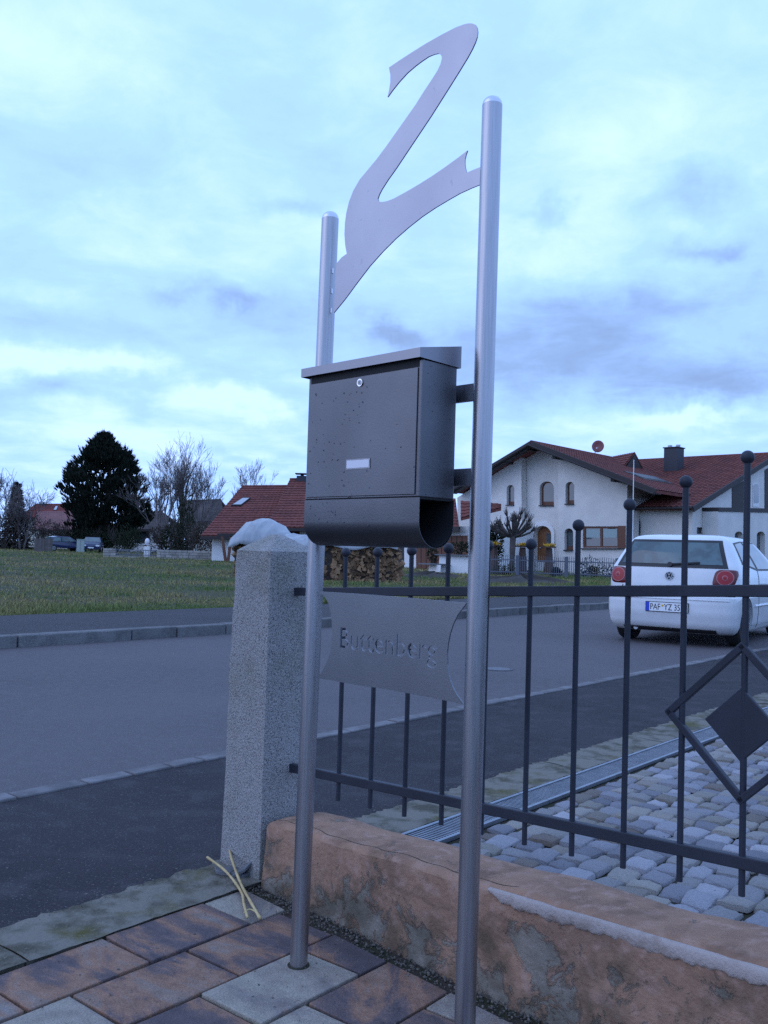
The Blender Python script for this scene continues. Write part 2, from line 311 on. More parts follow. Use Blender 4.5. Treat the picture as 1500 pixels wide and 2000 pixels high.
# ------------------------------------------------------------------ mesh helpers
def wm(o):
    m = o.matrix_basis.copy()
    while o.parent: o = o.parent; m = o.matrix_basis @ m
    return m
class MB:
    def __init__(s): s.v = []; s.f = []
    def add(s, vs, fs):
        b = len(s.v); s.v += [Vector(q) for q in vs]; s.f += [tuple(b + i for i in f) for f in fs]; return s
    def box(s, c, d, rz=0.0, taper=0.0):
        c = Vector(c); R = Matrix.Rotation(rz, 3, 'Z'); vs = []
        for k in (-1, 1):
            for (i, j) in ((-1, -1), (1, -1), (1, 1), (-1, 1)):
                w = 1 - taper if k > 0 else 1
                vs.append(c + R @ Vector((i * d[0] / 2 * w, j * d[1] / 2 * w, k * d[2] / 2)))
        return s.add(vs, [(3, 2, 1, 0), (4, 5, 6, 7), (0, 1, 5, 4), (1, 2, 6, 5), (2, 3, 7, 6), (3, 0, 4, 7)])
    def bar(s, a, b, w, h, up=(0, 0, 1)):                     # square bar from a to b
        a, b = Vector(a), Vector(b); t = (b - a).normalized(); up = Vector(up)
        if abs(t.dot(up)) > .99: up = Vector((1, 0, 0))
        x = t.cross(up).normalized() * (w / 2); y = x.normalized().cross(t).normalized() * (h / 2)
        vs = [p + i * x + j * y for p in (a, b) for (i, j) in ((-1, -1), (1, -1), (1, 1), (-1, 1))]
        return s.add(vs, [(0, 1, 2, 3), (7, 6, 5, 4), (4, 5, 1, 0), (5, 6, 2, 1), (6, 7, 3, 2), (7, 4, 0, 3)])
    def tube(s, pts, rad, n=12, caps=True):
        pts = [Vector(p) for p in pts]
        if isinstance(rad, (int, float)): rad = [rad] * len(pts)
        t0 = (pts[1] - pts[0]).normalized()
        x = t0.orthogonal().normalized(); vs = []; fs = []
        for i, p in enumerate(pts):
            t = (pts[min(i + 1, len(pts) - 1)] - pts[max(i - 1, 0)]).normalized()
            x = (x - t * x.dot(t)).normalized(); y = t.cross(x)
            for k in range(n):
                a = 2 * PI * k / n; vs.append(p + (x * math.cos(a) + y * math.sin(a)) * rad[i])
        for i in range(len(pts) - 1):
            for k in range(n):
                k2 = (k + 1) % n; fs.append((i * n + k, i * n + k2, (i + 1) * n + k2, (i + 1) * n + k))
        if caps:
            fs.append(tuple(range(n - 1, -1, -1))); fs.append(tuple((len(pts) - 1) * n + k for k in range(n)))
        return s.add(vs, fs)
    def sphere(s, c, r, nu=14, nv=9, sq=(1, 1, 1)):
        c = Vector(c); vs = [c + Vector((0, 0, r * sq[2]))]; fs = []
        for j in range(1, nv):
            for i in range(nu):
                th, ph = PI * j / nv, 2 * PI * i / nu
                vs.append(c + Vector((r * sq[0] * math.sin(th) * math.cos(ph), r * sq[1] * math.sin(th) * math.sin(ph), r * sq[2] * math.cos(th))))
        vs.append(c - Vector((0, 0, r * sq[2]))); L = len(vs) - 1
        for i in range(nu):
            fs.append((0, 1 + i, 1 + (i + 1) % nu)); fs.append((L, L - nu + (i + 1) % nu, L - nu + i))
        for j in range(nv - 2):
            for i in range(nu):
                a, b = 1 + j * nu + i, 1 + j * nu + (i + 1) % nu; fs.append((a, a + nu, b + nu, b))
        return s.add(vs, fs)
    def prism(s, pts, off):                                   # planar outline, extruded by off
        pts = [Vector(p) for p in pts]; off = Vector(off); n = len(pts)
        return s.add(pts + [p + off for p in pts], [tuple(range(n)), tuple(range(2 * n - 1, n - 1, -1))] +
                     [((i + 1) % n, i, n + i, n + (i + 1) % n) for i in range(n)])
    def grid(s, fn, nu, nv, flip=False):
        vs = [fn(i / nu, j / nv) for j in range(nv + 1) for i in range(nu + 1)]
        fs = []
        for j in range(nv):
            for i in range(nu):
                a = j * (nu + 1) + i; q = (a, a + 1, a + nu + 2, a + nu + 1); fs.append(q[::-1] if flip else q)
        return s.add(vs, fs)
    def build(s, name, m, parent=None, smooth=False, bevel=0.0, kind=None, label=None, fix=True, seg=2):
        vs = s.v
        if parent is not None:
            inv = wm(parent).inverted(); vs = [inv @ q for q in vs]
        me = bpy.data.meshes.new(name); me.from_pydata([tuple(q) for q in vs], [], s.f)
        if fix:
            bm = bmesh.new(); bm.from_mesh(me); bmesh.ops.recalc_face_normals(bm, faces=bm.faces); bm.to_mesh(me); bm.free()
        me.materials.append(M[m] if isinstance(m, str) else m)
        if smooth: me.polygons.foreach_set('use_smooth', [True] * len(me.polygons))
        o = bpy.data.objects.new(name, me); C.objects.link(o); o.parent = parent
        if bevel:
            b = o.modifiers.new('bevel', 'BEVEL'); b.width = bevel; b.segments = seg; b.limit_method = 'ANGLE'; b.angle_limit = math.radians(35)
        if kind: o['kind'] = kind
        if label: o['label'] = label
        return o
def autosmooth(o, deg=35):
    me = o.data; bm = bmesh.new(); bm.from_mesh(me)
    for e in bm.edges:
        e.smooth = not (len(e.link_faces) == 2 and e.calc_face_angle(0) > math.radians(deg))
    for f in bm.faces: f.smooth = True
    bm.to_mesh(me); bm.free(); return o
def tag(o, label, cat, group=None):
    o['label'] = label; o['category'] = cat
    if group: o['group'] = group
    return o
def thing(name, label, cat, loc=(0, 0, 0), rz=0.0, group=None):
    o = bpy.data.objects.new(name, None); C.objects.link(o); o.location = loc; o.rotation_euler = (0, 0, rz)
    o.empty_display_size = .2
    return tag(o, label, cat, group)
def struct(o): o['kind'] = 'structure'; return o
def cut(o, cutters):
    """carve openings into o and drop the cutters"""
    for c in cutters:
        md = o.modifiers.new('cut', 'BOOLEAN'); md.operation = 'DIFFERENCE'; md.solver = 'EXACT'; md.object = c
    dg = bpy.context.evaluated_depsgraph_get()
    me = bpy.data.meshes.new_from_object(o.evaluated_get(dg)); o.modifiers.clear(); o.data = me
    for c in cutters: bpy.data.objects.remove(c, do_unlink=True)
def copy_part(o, parent, name=None):
    c = o.copy(); C.objects.link(c); c.parent = parent
    return c
def u2(a): return Vector((math.cos(a), math.sin(a), 0))
E2 = Vector((.639, .769, 0)); NR = Vector((-.769, .639, 0))        # along the road, across it
E1 = Vector((.700, -.714, 0)); UP = Vector((0, 0, 1))

# ------------------------------------------------------------------ ground, road
def gz(x, y):
    d = (Vector((x, y, 0)) - P_KERB).dot(NR)
    a = (Vector((x, y, 0)) - P_KERB).dot(E2)
    return .11 - .0075 * max(0.0, d - 4) * min(1, max(0, (30 - a) / 25)) - .0012 * max(0, d - 60)
P_STRIP = G(620, 1440); P_STRIP.z = 0
P_EDGE = G(946, 1524); P_EDGE.z = 0
P_KERB = G(258, 1250); P_KERB.z = 0
def lane(a, b, z, lo, hi, base=P_STRIP):          # a sheet between two offsets across the road
    return [base + E2 * lo + NR * a + UP * z, base + E2 * hi + NR * a + UP * z, base + E2 * hi + NR * b + UP * z, base + E2 * lo + NR * b + UP * z]
def sheet(name, pts, m):
    return struct(MB().add(pts, [tuple(range(len(pts)))]).build(name, m))
SW = .105                                              # width of the granite strip
roadw = (P_KERB - P_STRIP).dot(NR)
edge_off = (P_EDGE - P_STRIP).dot(NR)                 # negative
sheet('ground', [(-900, -900, -.06), (900, -900, -.06), (900, 900, -.06), (-900, 900, -.06)], 'field')
sheet('road', lane(SW / 2 - .02, roadw + .05, 0, -60, 120), 'asphalt')
sheet('footpath', lane(edge_off - .02, -SW / 2 + .02, .002, -60, 120), 'asphalt_dark')
KW, SWK = .16, 2.3
sheet('pavement', lane(roadw + KW - .02, roadw + KW + SWK, .112, -60, 120), 'asphalt_far')
# field beyond the pavement
fo = roadw + KW + SWK
mb = MB()
def field_pt(u, v):
    a = -120 + 320 * u; d = fo + 420 * v ** 2.2
    p = P_STRIP + E2 * a + NR * d
    return Vector((p.x, p.y, gz(p.x, p.y) - .02 + (.03 * math.sin(a * .9) * math.sin(d * .7) if d > fo + .3 else 0)))
mb.grid(field_pt, 160, 60)
struct(mb.build('field', 'field', smooth=True))
# granite strip along the near road edge
st = MB().add(lane(-SW / 2, SW / 2, -.008, -12, 60), [(0, 1, 2, 3)]).build('granite_strip', 'soil'); struct(st)
a = -9.0
while a < 22:
    L = rng.uniform(.16, .62); c = P_STRIP + E2 * (a + L / 2)
    w = SW * rng.uniform(.80, .98)
    o = MB().box(c + UP * (-.028 + rng.uniform(0, .005)), (L - .012, w, .076), math.atan2(E2.y, E2.x) + rng.uniform(-.02, .02)).build('stone', 'strip', st, bevel=.006); a += L
# raised kerb on the far side
kb = MB().add(lane(roadw + .02, roadw + KW - .02, .05, -14, 60), [(0, 1, 2, 3)]).build('kerb', 'soil'); struct(kb)
cuts = [(P_KERB - P_STRIP).dot(E2)]
aK = cuts[0]
segs = [(aK - 1.35 - i * 1.15, 1.15) for i in range(9)] + [(aK - 1.35 + 0.0, 1.35), (aK, .62), (aK + .62, .74)]
a = aK + 1.36
while a < 40: L = rng.uniform(.6, 1.2); segs.append((a, L)); a += L
for a0, L in segs:
    c = P_STRIP + E2 * (a0 + L / 2) + NR * (roadw + KW / 2 + rng.uniform(-.006, .006))
    MB().box(c + UP * (.03 + rng.uniform(-.006, .006)), (L - .014, KW, .19), math.atan2(E2.y, E2.x)).build('kerb_stone', 'kerb', kb, bevel=.014, seg=3)
# manhole cover
mc = thing('manhole_cover', 'small round iron manhole cover set flush in the grey road', 'manhole', G(973, 1307))
MB().tube([G(973, 1307) - UP * .03, G(973, 1307) + UP * .005], .115, 28).build('lid', 'slate', mc)
MB().tube([G(973, 1307) - UP * .03, G(973, 1307) + UP * .004], .14, 28).build('ring', 'rubber', mc)

# ------------------------------------------------------------------ edging, paving, cobbles
EW = .245
pil = Vector((-.368, 3.04, 0))                       # near corner of the pillar
ed = MB().add(lane(edge_off - EW, edge_off, -.012, -8, 14), [(0, 1, 2, 3)]).build('edging', 'soil'); struct(ed)
a = -5.6
while a < 8:
    L = 1.0; c = P_STRIP + E2 * (a + L / 2) + NR * (edge_off - EW / 2)
    mb = MB(); n = 12
    def top(u, v, c=c, L=L):
        x = (u - .5) * (L - .006); y = (v - .5) * EW
        jag = (rng.uniform(-.012, .012) + .006 * math.sin(37 * (x + c.x))) if v > .99 else (rng.uniform(-.003, .003) if v < .01 else 0)
        return c + E2 * x + NR * (y + jag) + UP * (.006 + .003 * math.sin(19 * x + c.y * 7) * math.sin(23 * y))
    mb.grid(top, 44, 6)
    mb.box(c - UP * .03, (L - .006, EW - .03, .06), math.atan2(E2.y, E2.x))
    mb.build('edging_stone', 'edging', ed, fix=False); a += L
# paving
pv_ang = math.radians(50.4)
p2, p1 = u2(pv_ang), u2(pv_ang - PI / 2)                  # along a row, across rows towards the viewer
P0 = G(219, 1840); P0.z = 0; P0 -= p1 * .042
edge_line = P_STRIP + NR * (edge_off - EW)
pavbase = [edge_line + E2 * -9, edge_line + E2 * 2.2, edge_line + E2 * 2.2 + E1 * 8, edge_line + E2 * -9 + E1 * 8]
pav = MB().add([q - UP * .010 for q in pavbase], [(0, 1, 2, 3)]).build('paving', 'soil'); struct(pav)
PWd, PL = .2185, .345
pm = MB(); x, y, z = PL - .009, PWd - .009, .06
pm.box((0, 0, -z / 2), (x, y, z))
first = None; rngp = random.Random(11)
wall_front_p = Vector((-.185, 2.84, 0))
E1w = Vector((.686, -.728, 0)).normalized(); NW = Vector((-.728, -.686, 0)).normalized()   # wall direction and its outward side
offs = {0: 0.0, 1: .109, 2: -.025, 3: .12, 4: -.05, 5: .07}
pavers = []
for r in range(0, 10):
    off = offs.get(r, rngp.uniform(-.16, .16))
    for k in range(-9, 9):
        o0 = P0 + p1 * (PWd * (r + .5)) + p2 * (PL * (k + .5) + off)
        cs = [o0 + p2 * i * x / 2 + p1 * j * y / 2 for i in (-1, 1) for j in (-1, 1)]
        dw = [(q - wall_front_p).dot(NW) for q in cs]
        if min(dw) < .075:
            if max(dw) < .13: continue
            rect_ = [o0 + p2 * i * x / 2 + p1 * j * y / 2 for (i, j) in ((-1, -1), (1, -1), (1, 1), (-1, 1))]; poly = []
            for i in range(4):                                # the stone is cut along the wall
                a_, b_ = rect_[i], rect_[(i + 1) % 4]; da, db = (a_ - wall_front_p).dot(NW) - .075, (b_ - wall_front_p).dot(NW) - .075
                if da >= 0: poly.append(a_)
                if da * db < 0: poly.append(a_.lerp(b_, da / (da - db)))
            if len(poly) < 3: continue
            MB().prism([q - UP * rngp.uniform(0, .003) for q in poly], UP * -.06).build('paver', 'paver', pav, bevel=.003); continue
        if first is None:
            first = pm.build('paver', 'paver', None, bevel=.003); first.parent = pav; q = first
        else: q = copy_part(first, pav)
        q.location = o0 + UP * rngp.uniform(-.003, .002); q.rotation_euler = (rngp.uniform(-.008, .008), rngp.uniform(-.008, .008), pv_ang + rngp.uniform(-.012, .012))
# pebbles along the wall foot
mb = MB(); rg = random.Random(3)
for i in range(3200):
    t = rg.uniform(-.25, 1.6); w = abs(rg.gauss(.035, .05))
    c = wall_front_p + E1w * t + NW * (w - .02) + UP * rg.uniform(-.015, -.002); r = rg.uniform(.0018, .0050)
    mb.sphere(c, r, 5, 3, (rg.uniform(.7, 1.3), rg.uniform(.7, 1.3), .7))
gv = mb.build('gravel', 'gravel', fix=False); gv['kind'] = 'stuff'; gv['label'] = 'fine grey gravel along the foot of the terracotta wall'

mb = MB()
for i in range(1500):
    k = rg.random()
    if k < .45: c = edge_line + E2 * rg.uniform(-4, 1.2) + NR * (EW + abs(rg.gauss(0, .05)) - .03) + UP * .008
    elif k < .75: c = P0 + p2 * rg.uniform(-1.2, 1.2) + p1 * rg.uniform(0, .9) + UP * .002
    else: c = P_STRIP + E2 * rg.uniform(-6, 9) + NR * (roadw - abs(rg.gauss(0, .12))) + UP * .004
    q = u2(rg.uniform(0, 6.28)) * rg.uniform(.0015, .0055) * (2.2 if k >= .75 else 1); w = Vector((-q.y, q.x, 0)) * rg.uniform(.4, 1)
    mb.add([c - q, c + w + UP * .001, c + q * .8, c - w * .7 + UP * .001], [(0, 1, 2, 3)])
gt = mb.build('grit', 'gravel', fix=False); gt['kind'] = 'stuff'; gt['label'] = 'loose grit and leaf crumbs scattered on paving, edging and road edge'

# driveway of granite setts behind the wall, rising towards the house
DRW = .16
drain_o = edge_off - EW - .012
cob_o = drain_o - DRW - .015
RISE = .055
def drive(a, b, z=0.0): return P_STRIP + NR * (cob_o) + E2 * a + E1 * b + UP * (z + RISE * b)
dm = MB().add([drive(-1.05, 0, -.021), drive(7, 0, -.021), drive(7, 5, -.021), drive(-1.05, 5, -.021)], [(0, 1, 2, 3)]).build('driveway', 'soil'); struct(dm)
SM = (0, .04, .2, .5, .8, .96, 1)
rc = random.Random(5)
protos = []
for k in range(8):
    mb = MB(); n = 6
    jit = [(rc.uniform(-.10, .10), rc.uniform(-.10, .10)) for _ in range(4)]
    def stone(u, v, jit=jit):
        u, v = SM[round(u * 6)], SM[round(v * 6)]; x, y = (u - .5), (v - .5)
        w = [(1 - u) * (1 - v), u * (1 - v), u * v, (1 - u) * v]
        x += sum(a * q[0] for a, q in zip(w, jit)); y += sum(a * q[1] for a, q in zip(w, jit))
        ex, ey = abs(2 * u - 1), abs(2 * v - 1)
        rr = (1 - ex ** 10) * (1 - ey ** 10)
        k_ = 1 - .06 * (ex * ey) ** 4
        return Vector((x * k_, y * k_, -.6 + .6 * rr ** .30 + rc.uniform(-.11, .11) * (rr > .1)))
    mb.grid(stone, n, n)
    o = mb.build('sett', 'cobble', None, smooth=True, fix=False); protos.append(o)
setts = []
b = .01; row = 0
while b < 3.2:
    rowh = rc.uniform(.080, .108); a = -1.6 + rc.uniform(-.06, 0)
    while a < 5.2:
        L = rc.uniform(.080, .145); c = drive(a + L / 2, b + rowh / 2 + rc.uniform(-.008, .008), rc.uniform(-.006, .006))
        setts.append((c, L * rc.uniform(.93, 1.0), rowh * rc.uniform(.93, 1.0))); a += L
    b += rowh
vis = []
for c, L, w in setts:
    px, py = proj(c)
    behind = (c - wall_front_p).dot(NW) < -.20
    ok = -50 < px < 1560 and 900 < py < 2050 and behind
    vis.append((ok, (c - CP).length))
order = sorted([i for i in range(len(setts)) if vis[i][0]], key=lambda i: vis[i][1])[:300]
sel = set(order); rest = MB(); used = [False] * 8
for i, (c, L, w) in enumerate(setts):
    k = rc.randrange(8); ang = math.atan2(E2.y, E2.x) + rc.uniform(-.09, .09)
    if (c - wall_front_p).dot(NW) > -.17: continue
    if i in sel:
        if not used[k]: q = protos[k]; q.parent = dm; used[k] = True
        else: q = copy_part(protos[k], dm)
        q.location = c; q.rotation_euler = (rc.uniform(-.06, .06), rc.uniform(-.06, .06), ang); q.scale = (L, w, .034)
    elif (c - CP).length < 7:
        Mx = Matrix.Translation(c) @ Matrix.Rotation(ang, 4, 'Z') @ Matrix.Diagonal((L, w, .034, 1))
        me = protos[k].data
        rest.add([Mx @ q.co for q in me.vertices], [tuple(p.vertices) for p in me.polygons])
for k in range(8):
    if not used[k]: bpy.data.objects.remove(protos[k], do_unlink=True)
if rest.v: rest.build('setts', 'cobble', dm, smooth=True, kind='stuff', fix=False)
# moss and leaf litter in the joints
mb = MB()
for i in range(2600):
    c = drive(rc.uniform(-1.4, 3.5), rc.uniform(0, 2.6), -.019 + rc.uniform(0, .012))
    if (c - wall_front_p).dot(NW) > -.2: continue
    q = u2(rc.uniform(0, 6.28)) * rc.uniform(.002, .007); w = Vector((-q.y, q.x, rc.uniform(0, .008))) * rc.uniform(.5, 1)
    mb.add([c - q, c + w, c + q, c - w], [(0, 1, 2, 3)])
M['litter'] = mat('leaf_litter', (.105, .048, .022), .9, island=.6)
q = mb.build('litter', 'litter', fix=False); q['kind'] = 'stuff'; q['label'] = 'brown leaf litter lodged in the joints of the driveway setts'
# drainage channel
dr = thing('drainage_channel', 'galvanised slotted drainage channel between concrete edging and granite setts', 'drain', P_STRIP + NR * drain_o)
for k in range(6):
    a0 = -1.25 + k * 1.0; mb = MB(); base = P_STRIP + NR * (drain_o - DRW / 2)
    for s_ in (-1, 1):
        mb.bar(base + E2 * a0 + NR * s_ * (DRW / 2 - .008) + UP * .002, base + E2 * (a0 + .995) + NR * s_ * (DRW / 2 - .008) + UP * .002, .016, .016)
    n = 56
    for i in range(n + 1):
        c = base + E2 * (a0 + .995 * i / n) + UP * .0015
        mb.bar(c - NR * (DRW / 2 - .014), c + NR * (DRW / 2 - .014), .0075, .010)
    mb.build('grate', 'drain', dr)
mb = MB().box(P_STRIP + NR * (drain_o - DRW / 2) + E2 * 1.75 - UP * .035, (6.2, DRW, .04), math.atan2(E2.y, E2.x))
mb.build('trough', 'rubber', dr)

# ------------------------------------------------------------------ low terracotta wall
WT = .216
wl = thing('garden_wall', 'low wall with flaking terracotta render running from granite pillar under the fence', 'wall', wall_front_p)
def wtop(t): return .2145 + .058 * t       # height of the wall top, t from wall_front_p
T0, T1 = -.245, 2.4
wr = random.Random(9)
ns, prof = 90, []
np_ = 22
def wallpt(u, v):
    t = T0 + (T1 - T0) * u; h = wtop(t)
    # section: front foot -> front top (rounded) -> back top -> back foot
    r = .013
    pts = [(0, -.05), (0, 0), (0.000, .3 * h), (0.0, .62 * h), (0, h - .06), (0, h - r), (.006, h - .006), (r, h), (WT * .3, h + .004), (WT * .6, h + .003), (WT - r, h - .002), (WT - .005, h - .008), (WT, h - r), (WT, h * .5), (WT, -.05)]
    f = v * (len(pts) - 1); i = min(int(f), len(pts) - 2); k = f - i
    x = pts[i][0] * (1 - k) + pts[i + 1][0] * k; z = pts[i][1] * (1 - k) + pts[i + 1][1] * k
    endr = max(0, 1 - (t - T0) / .05); x = x + (WT / 2 - x) * .07 * endr ** 2; z = z - .010 * endr ** 2 * (z > h * .5)
    wob = .003 * math.sin(9 * t + 5 * z) + .002 * math.sin(31 * t - 17 * z) + .0015 * math.sin(71 * t + 40 * z)
    bulge = .012 * max(0, 1 - z / .08) if v < .5 else 0
    return wall_front_p + E1w * t - NW * (x - bulge + (wob if 0 < v < 1 else 0)) + UP * (z + .004 * math.sin(13 * t + 3) * (z > .5 * h))
mb = MB().grid(wallpt, ns, 28)
n1_ = ns + 1
mb.f.append(tuple(j * n1_ for j in range(29))); mb.f.append(tuple(j * n1_ + ns for j in range(28, -1, -1)))
wo_ = mb.build('wall_body', 'terrawall', wl, smooth=False); autosmooth(wo_, 40)
cr_pts = [wallpt((t - T0) / (T1 - T0), 7.35 / 14) - UP * .0012 + NW * .004 * math.sin(47 * t) for t in [T0 + .02 + .02 * i for i in range(50)]]
MB().tube(cr_pts, .0022, 5).build('crack', 'soil', wl)
# bead of white mortar on the front arris
ta = (onp(955, 1742, wall_front_p, NW) - wall_front_p).dot(E1w)
mb = MB()
def bead(u, v):
    t = ta + (T1 - ta) * u; h = wtop(t)
    a = v * PI * 1.0
    hh = (.031 + .008 * u + .002 * math.sin(23 * t) + .0015 * math.sin(57 * t + 1) + .002 * math.sin(139 * t) + .0015 * math.sin(311 * t)) * min(1, u * 30 + .25)
    th = .004 + .0008 * math.sin(41 * t) + .0007 * math.sin(97 * t) + .0006 * math.sin(211 * t)
    off = .0015 * math.sin(67 * t + 2) if v < .2 else 0
    return wall_front_p + E1w * t + NW * (-.006 + (th + .009) * math.sin(a) ** .5) + UP * (h - .004 - hh * (1 + math.cos(a)) / 2 * 1.05 + off)
mb.grid(bead, 320, 8)
mb.build('mortar_bead', 'bead', wl, smooth=True, label='whitish mortar bead along the top edge of the wall')

# ------------------------------------------------------------------ granite pillar
PD = .208
d1, d2 = E1, Vector((.714, .70, 0))
pc = pil - d1 * PD / 2 + d2 * PD / 2
pl = thing('gate_pillar', 'square rough granite pillar with pyramid top at the pavement corner', 'pillar', pc)
def pillar_shell():
    mb = MB(); H = 1.066; N = 8; rings = []
    zs = [-.05, 0] + [H * (i / 26) for i in range(1, 27)] + [H + .010, H + .028, H + .045, H + .058]
    for z in zs:
        if z <= H: hw = PD / 2 * (1.07 - .10 * z / H); 
        else: hw = PD / 2 * .97 * (1 - ((z - H) / .060) ** 1.1 * .90)
        for s_ in range(4):
            A = [(-1, -1), (1, -1), (1, 1), (-1, 1)][s_]; B = [(1, -1), (1, 1), (-1, 1), (-1, -1)][s_]
            for k in range(N):
                f = k / N; x = A[0] + (B[0] - A[0]) * f; y = A[1] + (B[1] - A[1]) * f
                if k == 0: x *= .975; y *= .975
                w = .003 * math.sin(9 * z + 4 * x + 7 * y + s_) + .002 * math.sin(37 * z + 13 * x - 9 * y) + rng.uniform(-.003, .003)
                rings.append(pc + d1 * (x * hw * (1 + w * 4)) + d2 * (y * hw * (1 + w * 4)) + UP * z)
    n = 4 * N; fs = []
    for i in range(len(zs) - 1):
        for k in range(n): fs.append((i * n + k, i * n + (k + 1) % n, (i + 1) * n + (k + 1) % n, (i + 1) * n + k))
    fs.append(tuple((len(zs) - 1) * n + k for k in range(n)))
    return mb.add(rings, fs)
o = pillar_shell().build('shaft', 'granite', pl); autosmooth(o, 38)
sb = thing('slate_piece', 'broken flat dark slate lying at the foot of the granite pillar', 'stone', G(462, 1712))
c = G(462, 1712); rr = random.Random(2)
for k, (dx, dy, w, h, zz_) in enumerate([(0, .01, .075, .045, .004), (.025, -.012, .06, .035, .018), (-.04, .015, .045, .035, .006)]):
    pts = [c + Vector((dx + w * math.cos(a_) * rr.uniform(.55, 1.1), dy + h * math.sin(a_) * rr.uniform(.55, 1.1), zz_ + .12 * dx * (k == 1) + .03 * math.cos(a_) * (k == 1))) for a_ in [i * 2 * PI / 5 + rr.uniform(-.3, .3) for i in range(5)]]
    MB().prism(pts, (0, 0, .012)).build('flake', 'slate', sb, bevel=.002)
def strand(name, label, pxs, r, z0=.008, group=None):
    pts = [G(x, y) + UP * z for (x, y, z) in pxs]; out = []
    for i in range(len(pts) - 1):
        p0, p1_, p2_, p3 = pts[max(i - 1, 0)], pts[i], pts[i + 1], pts[min(i + 2, len(pts) - 1)]
        for k in range(5):
            t = k / 5
            out.append(.5 * ((2 * p1_) + (-p0 + p2_) * t + (2 * p0 - 5 * p1_ + 4 * p2_ - p3) * t * t + (-p0 + 3 * p1_ - 3 * p2_ + p3) * t ** 3))
    out.append(pts[-1])
    o = MB().tube(out, [r * (1 + .12 * math.sin(i * 1.7)) for i in range(len(out))], 7).build(name, 'straw', smooth=True)
    return tag(o, label, 'straw stem', group)
strand('straw_stem', 'pale straw stem leaning from slate across the mossy edging onto paving', [(404, 1692, .03), (440, 1720, .03), (470, 1748, .012), (476, 1775, .014), (483, 1800, .012)], .0042)
strand('straw_stem', 'straight pale straw stem crossing over the other one below the pillar', [(445, 1683, .06), (452, 1710, .05), (470, 1740, .022), (488, 1770, .016), (508, 1802, .012)], .0045)
strand('straw_stem', 'short thin straw fibre looped between the two long stems', [(476, 1792, .012), (486, 1787, .016), (498, 1790, .014), (504, 1800, .012)], .0022)

# ------------------------------------------------------------------ iron fence
E1 = Vector((math.cos(-.789), math.sin(-.789), 0))
F0 = Vector((-.1173, 2.95, 0)) - E1 * .2727
def fp(t, z): return F0 + E1 * t + UP * z                     # t and z in metres
def rail_z(t, z0): return z0 + .0538 * (t - .2727)
fe = thing('iron_fence', 'dark grey iron fence panel with ball topped bars and diamond ornament', 'fence', F0)
T_END = .2727 + .1442 * 13
for z0, w in ((.9455, .027), (.360, .028)):
    MB().bar(fp(-.02, rail_z(-.02, z0)), fp(T_END + .1, rail_z(T_END + .1, z0)), .020, w).build('rail', 'fence', fe, bevel=.0025)
    MB().box(fp(.012, rail_z(.012, z0) - .032), (.022, .018, .06), math.atan2(E1.y, E1.x)).build('bracket', 'fence', fe, bevel=.004)
BALLPX = {0: (679, 1079), 1: (742, 1079), 2: (808, 1076), 3: (879, 1071), 4: (956, 1066), 5: (1039, 1063), 6: (1130, 1026), 7: (1230, 986), 8: (1338, 941), 9: (1461, 893)}
bp_ = None
for k in range(14):
    t = .2727 + .1442 * k
    zt = D(*BALLPX[k], fp(t, 0).y).z if k in BALLPX else 1.30 + .02 * min(k - 9, 2); zb = rail_z(t, .288)
    br = MB().tube([fp(t, zb), fp(t, zt - .012)], .0072 if k else .0072, 10).build('bar', 'fence', fe, smooth=False)
    autosmooth(br, 50)
    MB().sphere(fp(t, zt), .0152, 18, 12).build('ball', 'fence', br, smooth=True)
MB().bar(fp(T_END + .12, -.05), fp(T_END + .12, 1.22), .05, .05, up=E1).build('post', 'fence', fe, bevel=.004)
# diamond round bar 9
t9 = .2727 + .1442 * 9
def fpx(px, py): return onp(px, py, F0, Vector((E1.y, -E1.x, 0)))
top_, bot_, lef_ = fpx(1451, 1262), fpx(1448, 1562), fpx(1308, 1392)
cen = (top_ + bot_) / 2; half = (lef_ - cen); half.z = 0; lef_ = Vector((lef_.x, lef_.y, cen.z + .0)); rig_ = cen - (lef_ - cen)
dmd = [top_, rig_, bot_, lef_]
mb = MB()
for i in range(4):
    a_, b_ = dmd[i], dmd[(i + 1) % 4]; t_ = (b_ - a_).normalized()
    mb.bar(a_ - t_ * .006, b_ + t_ * .006, .016, .016, up=Vector((E1.y, -E1.x, 0)))
mb.build('diamond_frame', 'fence', fe, bevel=.002)
ctr = fpx(1449, 1415); nf = Vector((E1.y, -E1.x, 0)); hw_ = abs((fpx(1378, 1412) - ctr).dot(E1)) ; hh_ = (fpx(1450, 1342) - ctr).z
MB().prism([ctr + UP * hh_ + nf * -.006, ctr + E1 * hw_ - nf * .006, ctr - UP * hh_ - nf * .006, ctr - E1 * hw_ - nf * .006], nf * .012).build('diamond_plate', 'fence', fe, bevel=.002)

